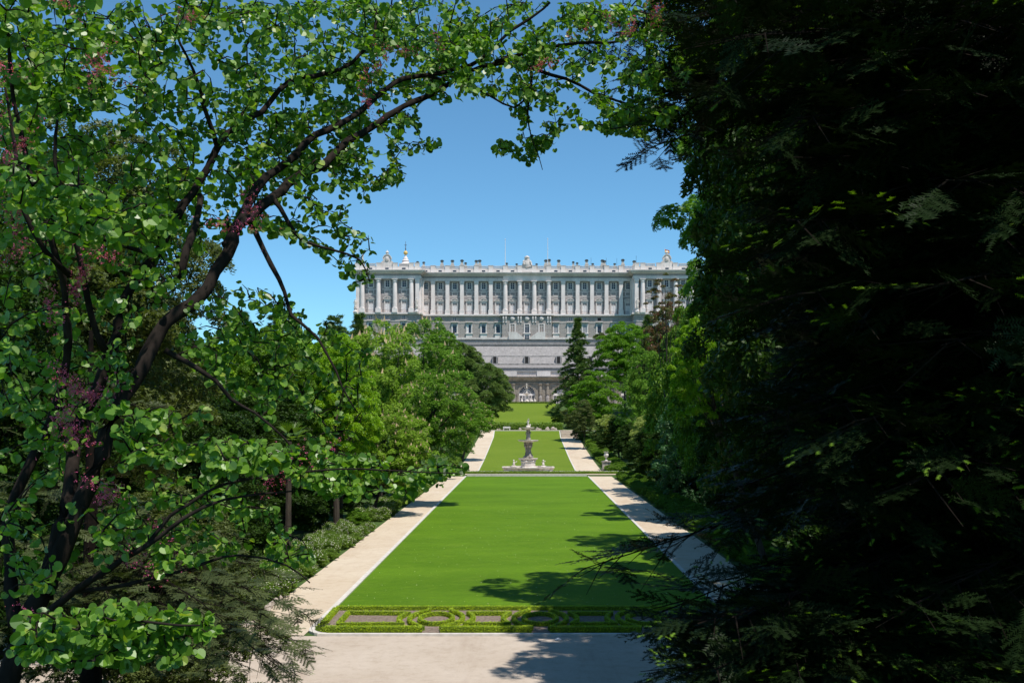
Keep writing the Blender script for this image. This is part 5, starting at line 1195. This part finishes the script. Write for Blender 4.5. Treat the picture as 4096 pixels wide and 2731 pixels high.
for (pts, dep, rad) in limbs:
    W = [PX(u, v, y if y < 6.2 else 6.2+(y-6.2)*.64) for (u, v), y in zip(pts, dep)]
    # catmull resample with slight knots
    Q = []
    for i in range(len(W)-1):
        p0, p1, p2, p3 = W[max(i-1, 0)], W[i], W[i+1], W[min(i+2, len(W)-1)]
        k = max(2, int((p2-p1).length/.10))
        for j in range(k):
            t = j/k; Q.append(.5*((2*p1)+(p2-p0)*t+(2*p0-5*p1+4*p2-p3)*t*t+(3*p1-p0-3*p2+p3)*t*t*t))
    Q.append(W[-1]); n = len(Q)
    wk = Vector((0, 0, 0))
    for i in range(1, n-1):
        wk = wk*.8+Vector((rng.normal(), rng.normal(), rng.normal()))*(rad[0]*.16); Q[i] = Q[i]+wk
    rads = [(rad[0]+(rad[1]-rad[0])*(i/(n-1))**.8)*(1+.13*math.sin(i*1.7+rad[0]*99)*rng.random()) for i in range(n)]
    mb.tube(Q, rads, 9)
    for i in range(0, n, 2): NP.append((Q[i], rads[i]))
mb.tube([RB-Vector((.1, 0, .5)), Vector((rootp.x-.1, 6.2, 6.2)), rootp+Vector((0, 0, -.0))], [.14, .11, .085], 10)
regions = [ # polygon (px), weight per 1000 px^2, depth offset range, leaf size
 ([(0, 0), (1100, 0), (1150, 500), (1050, 900), (800, 1000), (0, 1000)], .85, (-.12, 2.2)),
 ([(1100, 0), (1800, 0), (1760, 330), (1560, 480), (1300, 640), (1100, 800)], 1.10, (-.12, 1.8)),
 ([(1800, 0), (2450, 0), (2700, 60), (2780, 230), (2700, 480), (2560, 540), (2380, 510), (2280, 500), (2170, 400), (1990, 370), (1760, 400), (1700, 360)], 1.15, (-.8, 1.1)),
 ([(500, 0), (2400, 0), (2350, 240), (1900, 240), (1300, 330), (600, 420)], .30, (-.5, .8)),
 ([(1010, 900), (1250, 600), (1600, 420), (1740, 480), (1760, 600), (1600, 640), (1640, 700), (1480, 780), (1420, 860), (1500, 960), (1480, 1120), (1400, 1150), (1300, 1010)], .62, (-.5, .6)),
 ([(0, 1000), (760, 1000), (660, 1280), (560, 1450), (300, 1900), (0, 1900)], .30, (-.4, 1.8)),
 ([(0, 650), (300, 650), (700, 850), (720, 1000), (350, 960), (60, 880)], .55, (-1.3, -.5)),
 ([(760, 1150), (1000, 1120), (1240, 1230), (1380, 1330), (1480, 1400), (1430, 1750), (1250, 1780), (1000, 1650), (800, 1500), (680, 1420)], .36, (-.4, .9)),
 ([(430, 1600), (800, 1630), (900, 1760), (820, 1860), (500, 1850)], .60, (-1.0, -.3)),
 ([(850, 1740), (1350, 1800), (1860, 1850), (1870, 1920), (1580, 2000), (1350, 1980), (1150, 1900), (850, 1900)], .95, (-1.6, -1.0)),
 ([(380, 1880), (900, 1900), (1250, 2150), (1280, 2350), (1150, 2250), (850, 2250), (500, 2280), (330, 2150)], .34, (-.9, .2)),
 ([(80, 2450), (500, 2400), (840, 2450), (880, 2560), (700, 2640), (420, 2640), (60, 2650)], 1.0, (-1.5, -1.1)),
 ([(1960, 690), (2080, 650), (2230, 600), (2180, 520), (2030, 530), (2000, 560)][::1], .95, (-.4, .2)),
 ([(1990, 380), (2120, 400), (2230, 430), (2260, 520), (2180, 560), (2080, 470)], .7, (-.4, .2)),
 ([(0, 1900), (330, 1900), (300, 2300), (0, 2400)], .22, (-.6, .6)),
 ([(-900, -1500), (2500, -1500), (2900, -30), (-900, -30)], .20, (-3.0, .8)),  # unseen foliage added above the frame to cast dappled shade on lower leaves
]
def inside(px, py, poly):
    c = False; j = len(poly)-1
    for i in range(len(poly)):
        xi, yi = poly[i]; xj, yj = poly[j]
        if (yi > py) != (yj > py) and px < (xj-xi)*(py-yi)/(yj-yi)+xi: c = not c
        j = i
    return c
def clump(u, v):
    g = math.sin(u/61+2.1*math.sin(v/97))*math.sin(v/53+1.7*math.sin(u/83)) + .6*math.sin(u/29+v/41)*math.sin(v/31-u/47)
    return min(1, max(.12, .55+.75*g))
targets = []
for poly, wt, off in regions:
    xs = [p[0] for p in poly]; ys = [p[1] for p in poly]
    A = abs(sum(poly[i][0]*poly[(i+1) % len(poly)][1]-poly[(i+1) % len(poly)][0]*poly[i][1] for i in range(len(poly))))/2
    n = int(A/1000*wt*1.45); c = 0
    while c < n:
        u = rng.uniform(min(xs), max(xs)); v = rng.uniform(min(ys), max(ys))
        if inside(u, v, poly) and clump(u, v) > rng.random():
            targets.append(np.array(PX(u, v, ydep(u)+rng.uniform(*off)))); c += 1
T_ = np.array(targets); base = np.array([tuple(p) for p, r_ in NP]); nt0 = len(base)
# grow: connect every target to its nearest existing node, nearest first
nodes = [b for b in base]; D = np.full(len(T_), 1e9); Nr = np.zeros(len(T_), int)
for k in range(0, len(base), 200):
    d = np.linalg.norm(T_[:, None]-base[None, k:k+200], axis=2); j = d.argmin(1); dm = d[np.arange(len(T_)), j]; up_ = dm < D; D[up_] = dm[up_]; Nr[up_] = j[up_]+k
alive = np.ones(len(T_), bool); twigs = []
NA = list(base)
while alive.any():
    dd = np.where(alive, D, 1e9); i = int(dd.argmin()); alive[i] = False
    a = NA[Nr[i]]; b = T_[i]; L = np.linalg.norm(b-a)
    mid = (a+b)/2+rng.normal(0, .05, 3)*L+np.array([0, 0, .10*L]); 
    k0 = len(NA); NA.append(mid); NA.append(b); twigs.append((a, mid, b))
    for kk, q in ((k0, mid), (k0+1, b)):
        d = np.linalg.norm(T_-q, axis=1)*1.04; up_ = (d < D) & alive; D[up_] = d[up_]; Nr[up_] = kk
LP = []; LT = []; LN = []; LS = []
sunv = np.array(SUN)
for (a, mid, b) in twigs:
    L = np.linalg.norm(b-a); r_ = .0035+.003*min(L, 1.5)
    mb.tube([a, mid, b], [r_*1.4, r_, .0015], 4)
    d = (b-a)/max(L, 1e-6); n = int(np.clip(L/.045, 5, 13))
    sd_ = np.cross(d, [0, 0, 1]); sd_ /= np.linalg.norm(sd_)+1e-6
    for i in range(n):
        q = 1-(i/n)*min(1, .5/max(L, .01)) if L > .5 else 1-i/n
        p = (1-q)**2*a+2*q*(1-q)*mid+q*q*b
        s_ = 1 if i % 2 else -1
        tip = d*.4+sd_*s_*rng.uniform(.3, .9)+np.array([0, 0, -.55])+rng.normal(0, .25, 3)
        LP.append(p+nrm(tip)*rng.uniform(.015, .04)); LT.append(tip); LN.append(sunv*.45+np.array([0, -.25, .15])+rng.normal(0, .62, 3)); LS.append(rng.uniform(.038, .073)*(1 if b[0] < -3 else .86))
mb.build('trunk_and_limbs', M['bark'], rb, org=RB, smooth=True)
LP = np.array(LP); tv, tf = T_heart()
V, Fc, rn = bake(tv, tf, LP, np.array(LN), np.array(LT), np.array(LS), rng)
link('leaves', fastmesh('leaves', V-np.array(RB), Fc, M['cercis'], rn), rb)
print('redbud leaves', len(LP), 'twigs', len(twigs))
fl = [(1080, 850, 30), (1020, 925, 34), (600, 1010, 30), (450, 1560, 34), (430, 1610, 26), (330, 1680, 30), (290, 1640, 30), (720, 2060, 34), (640, 2150, 34), (260, 2420, 30), (400, 1900, 24), (390, 1860, 24), (1060, 1930, 30), (1180, 1915, 30), (1250, 1925, 24), (60, 550, 40), (110, 500, 40), (40, 400, 36), (20, 600, 40), (170, 960, 36), (190, 900, 30), (130, 320, 30), (2560, 40, 30), (2480, 205, 24), (2420, 110, 24), (2600, 90, 26), (1620, 200, 24), (1560, 260, 24), (700, 290, 30), (640, 240, 26), (310, 1350, 30), (480, 1210, 28), (500, 1190, 20), (150, 1080, 30), (250, 1500, 26), (320, 1510, 26), (380, 1720, 30), (1530, 470, 20), (1750, 160, 20), (860, 60, 26), (520, 30, 26), (230, 640, 30), (20, 780, 30), (90, 700, 30), (2200, 300, 20), (2330, 180, 20)]
FP = []
for (u, v, s) in fl:
    y = ydep(u)-.45; c = np.array(PX(u, v, y)); dist = np.linalg.norm(base-c, axis=1); c = c*.6+base[dist.argmin()]*.4; c[1] -= .30
    n = 85; ax = rng.normal(0, 1, 3)*[1, .4, 1.6]; ax /= np.linalg.norm(ax); FP.append(c+ax*rng.normal(0, 1, (n, 1))*s*2.0*y/F+rng.normal(0, 1, (n, 3))*s*.55*y/F)
FP = np.vstack(FP); tv, tf = T_spray(3, 6, .8); n = len(FP)
V, Fc, rn = bake(tv, tf, FP, rng.normal(0, 1, (n, 3)), rng.normal(0, 1, (n, 3)), rng.uniform(.014, .026, n), rng)
link('blossom', fastmesh('blossom', V-np.array(RB), Fc, M['magenta'], rn), rb)
# fallen petals on the lawn
rng = np.random.default_rng(8); n = 700; P = np.zeros((n, 3)); P[:, 1] = 49+rng.random(n)**1.6*70; P[:, 0] = rng.uniform(-9, 9, n); P[:, 2] = np.interp(P[:, 1], GY, GZ)+.075
tv, tf = T_spray(1, 2, .3); V, Fc, rn = bake(tv, tf, P, rng.normal(0, .3, (n, 3))+[0, 0, 1], rng.normal(0, 1, (n, 3)), rng.uniform(.05, .14, n), rng)
o = link('fallen_leaves', fastmesh('fallen_leaves', V, Fc, M['petal'], rn)); tag(o, 'scattered pale fallen leaves on the main lawn', 'fallen leaves', kind='stuff')
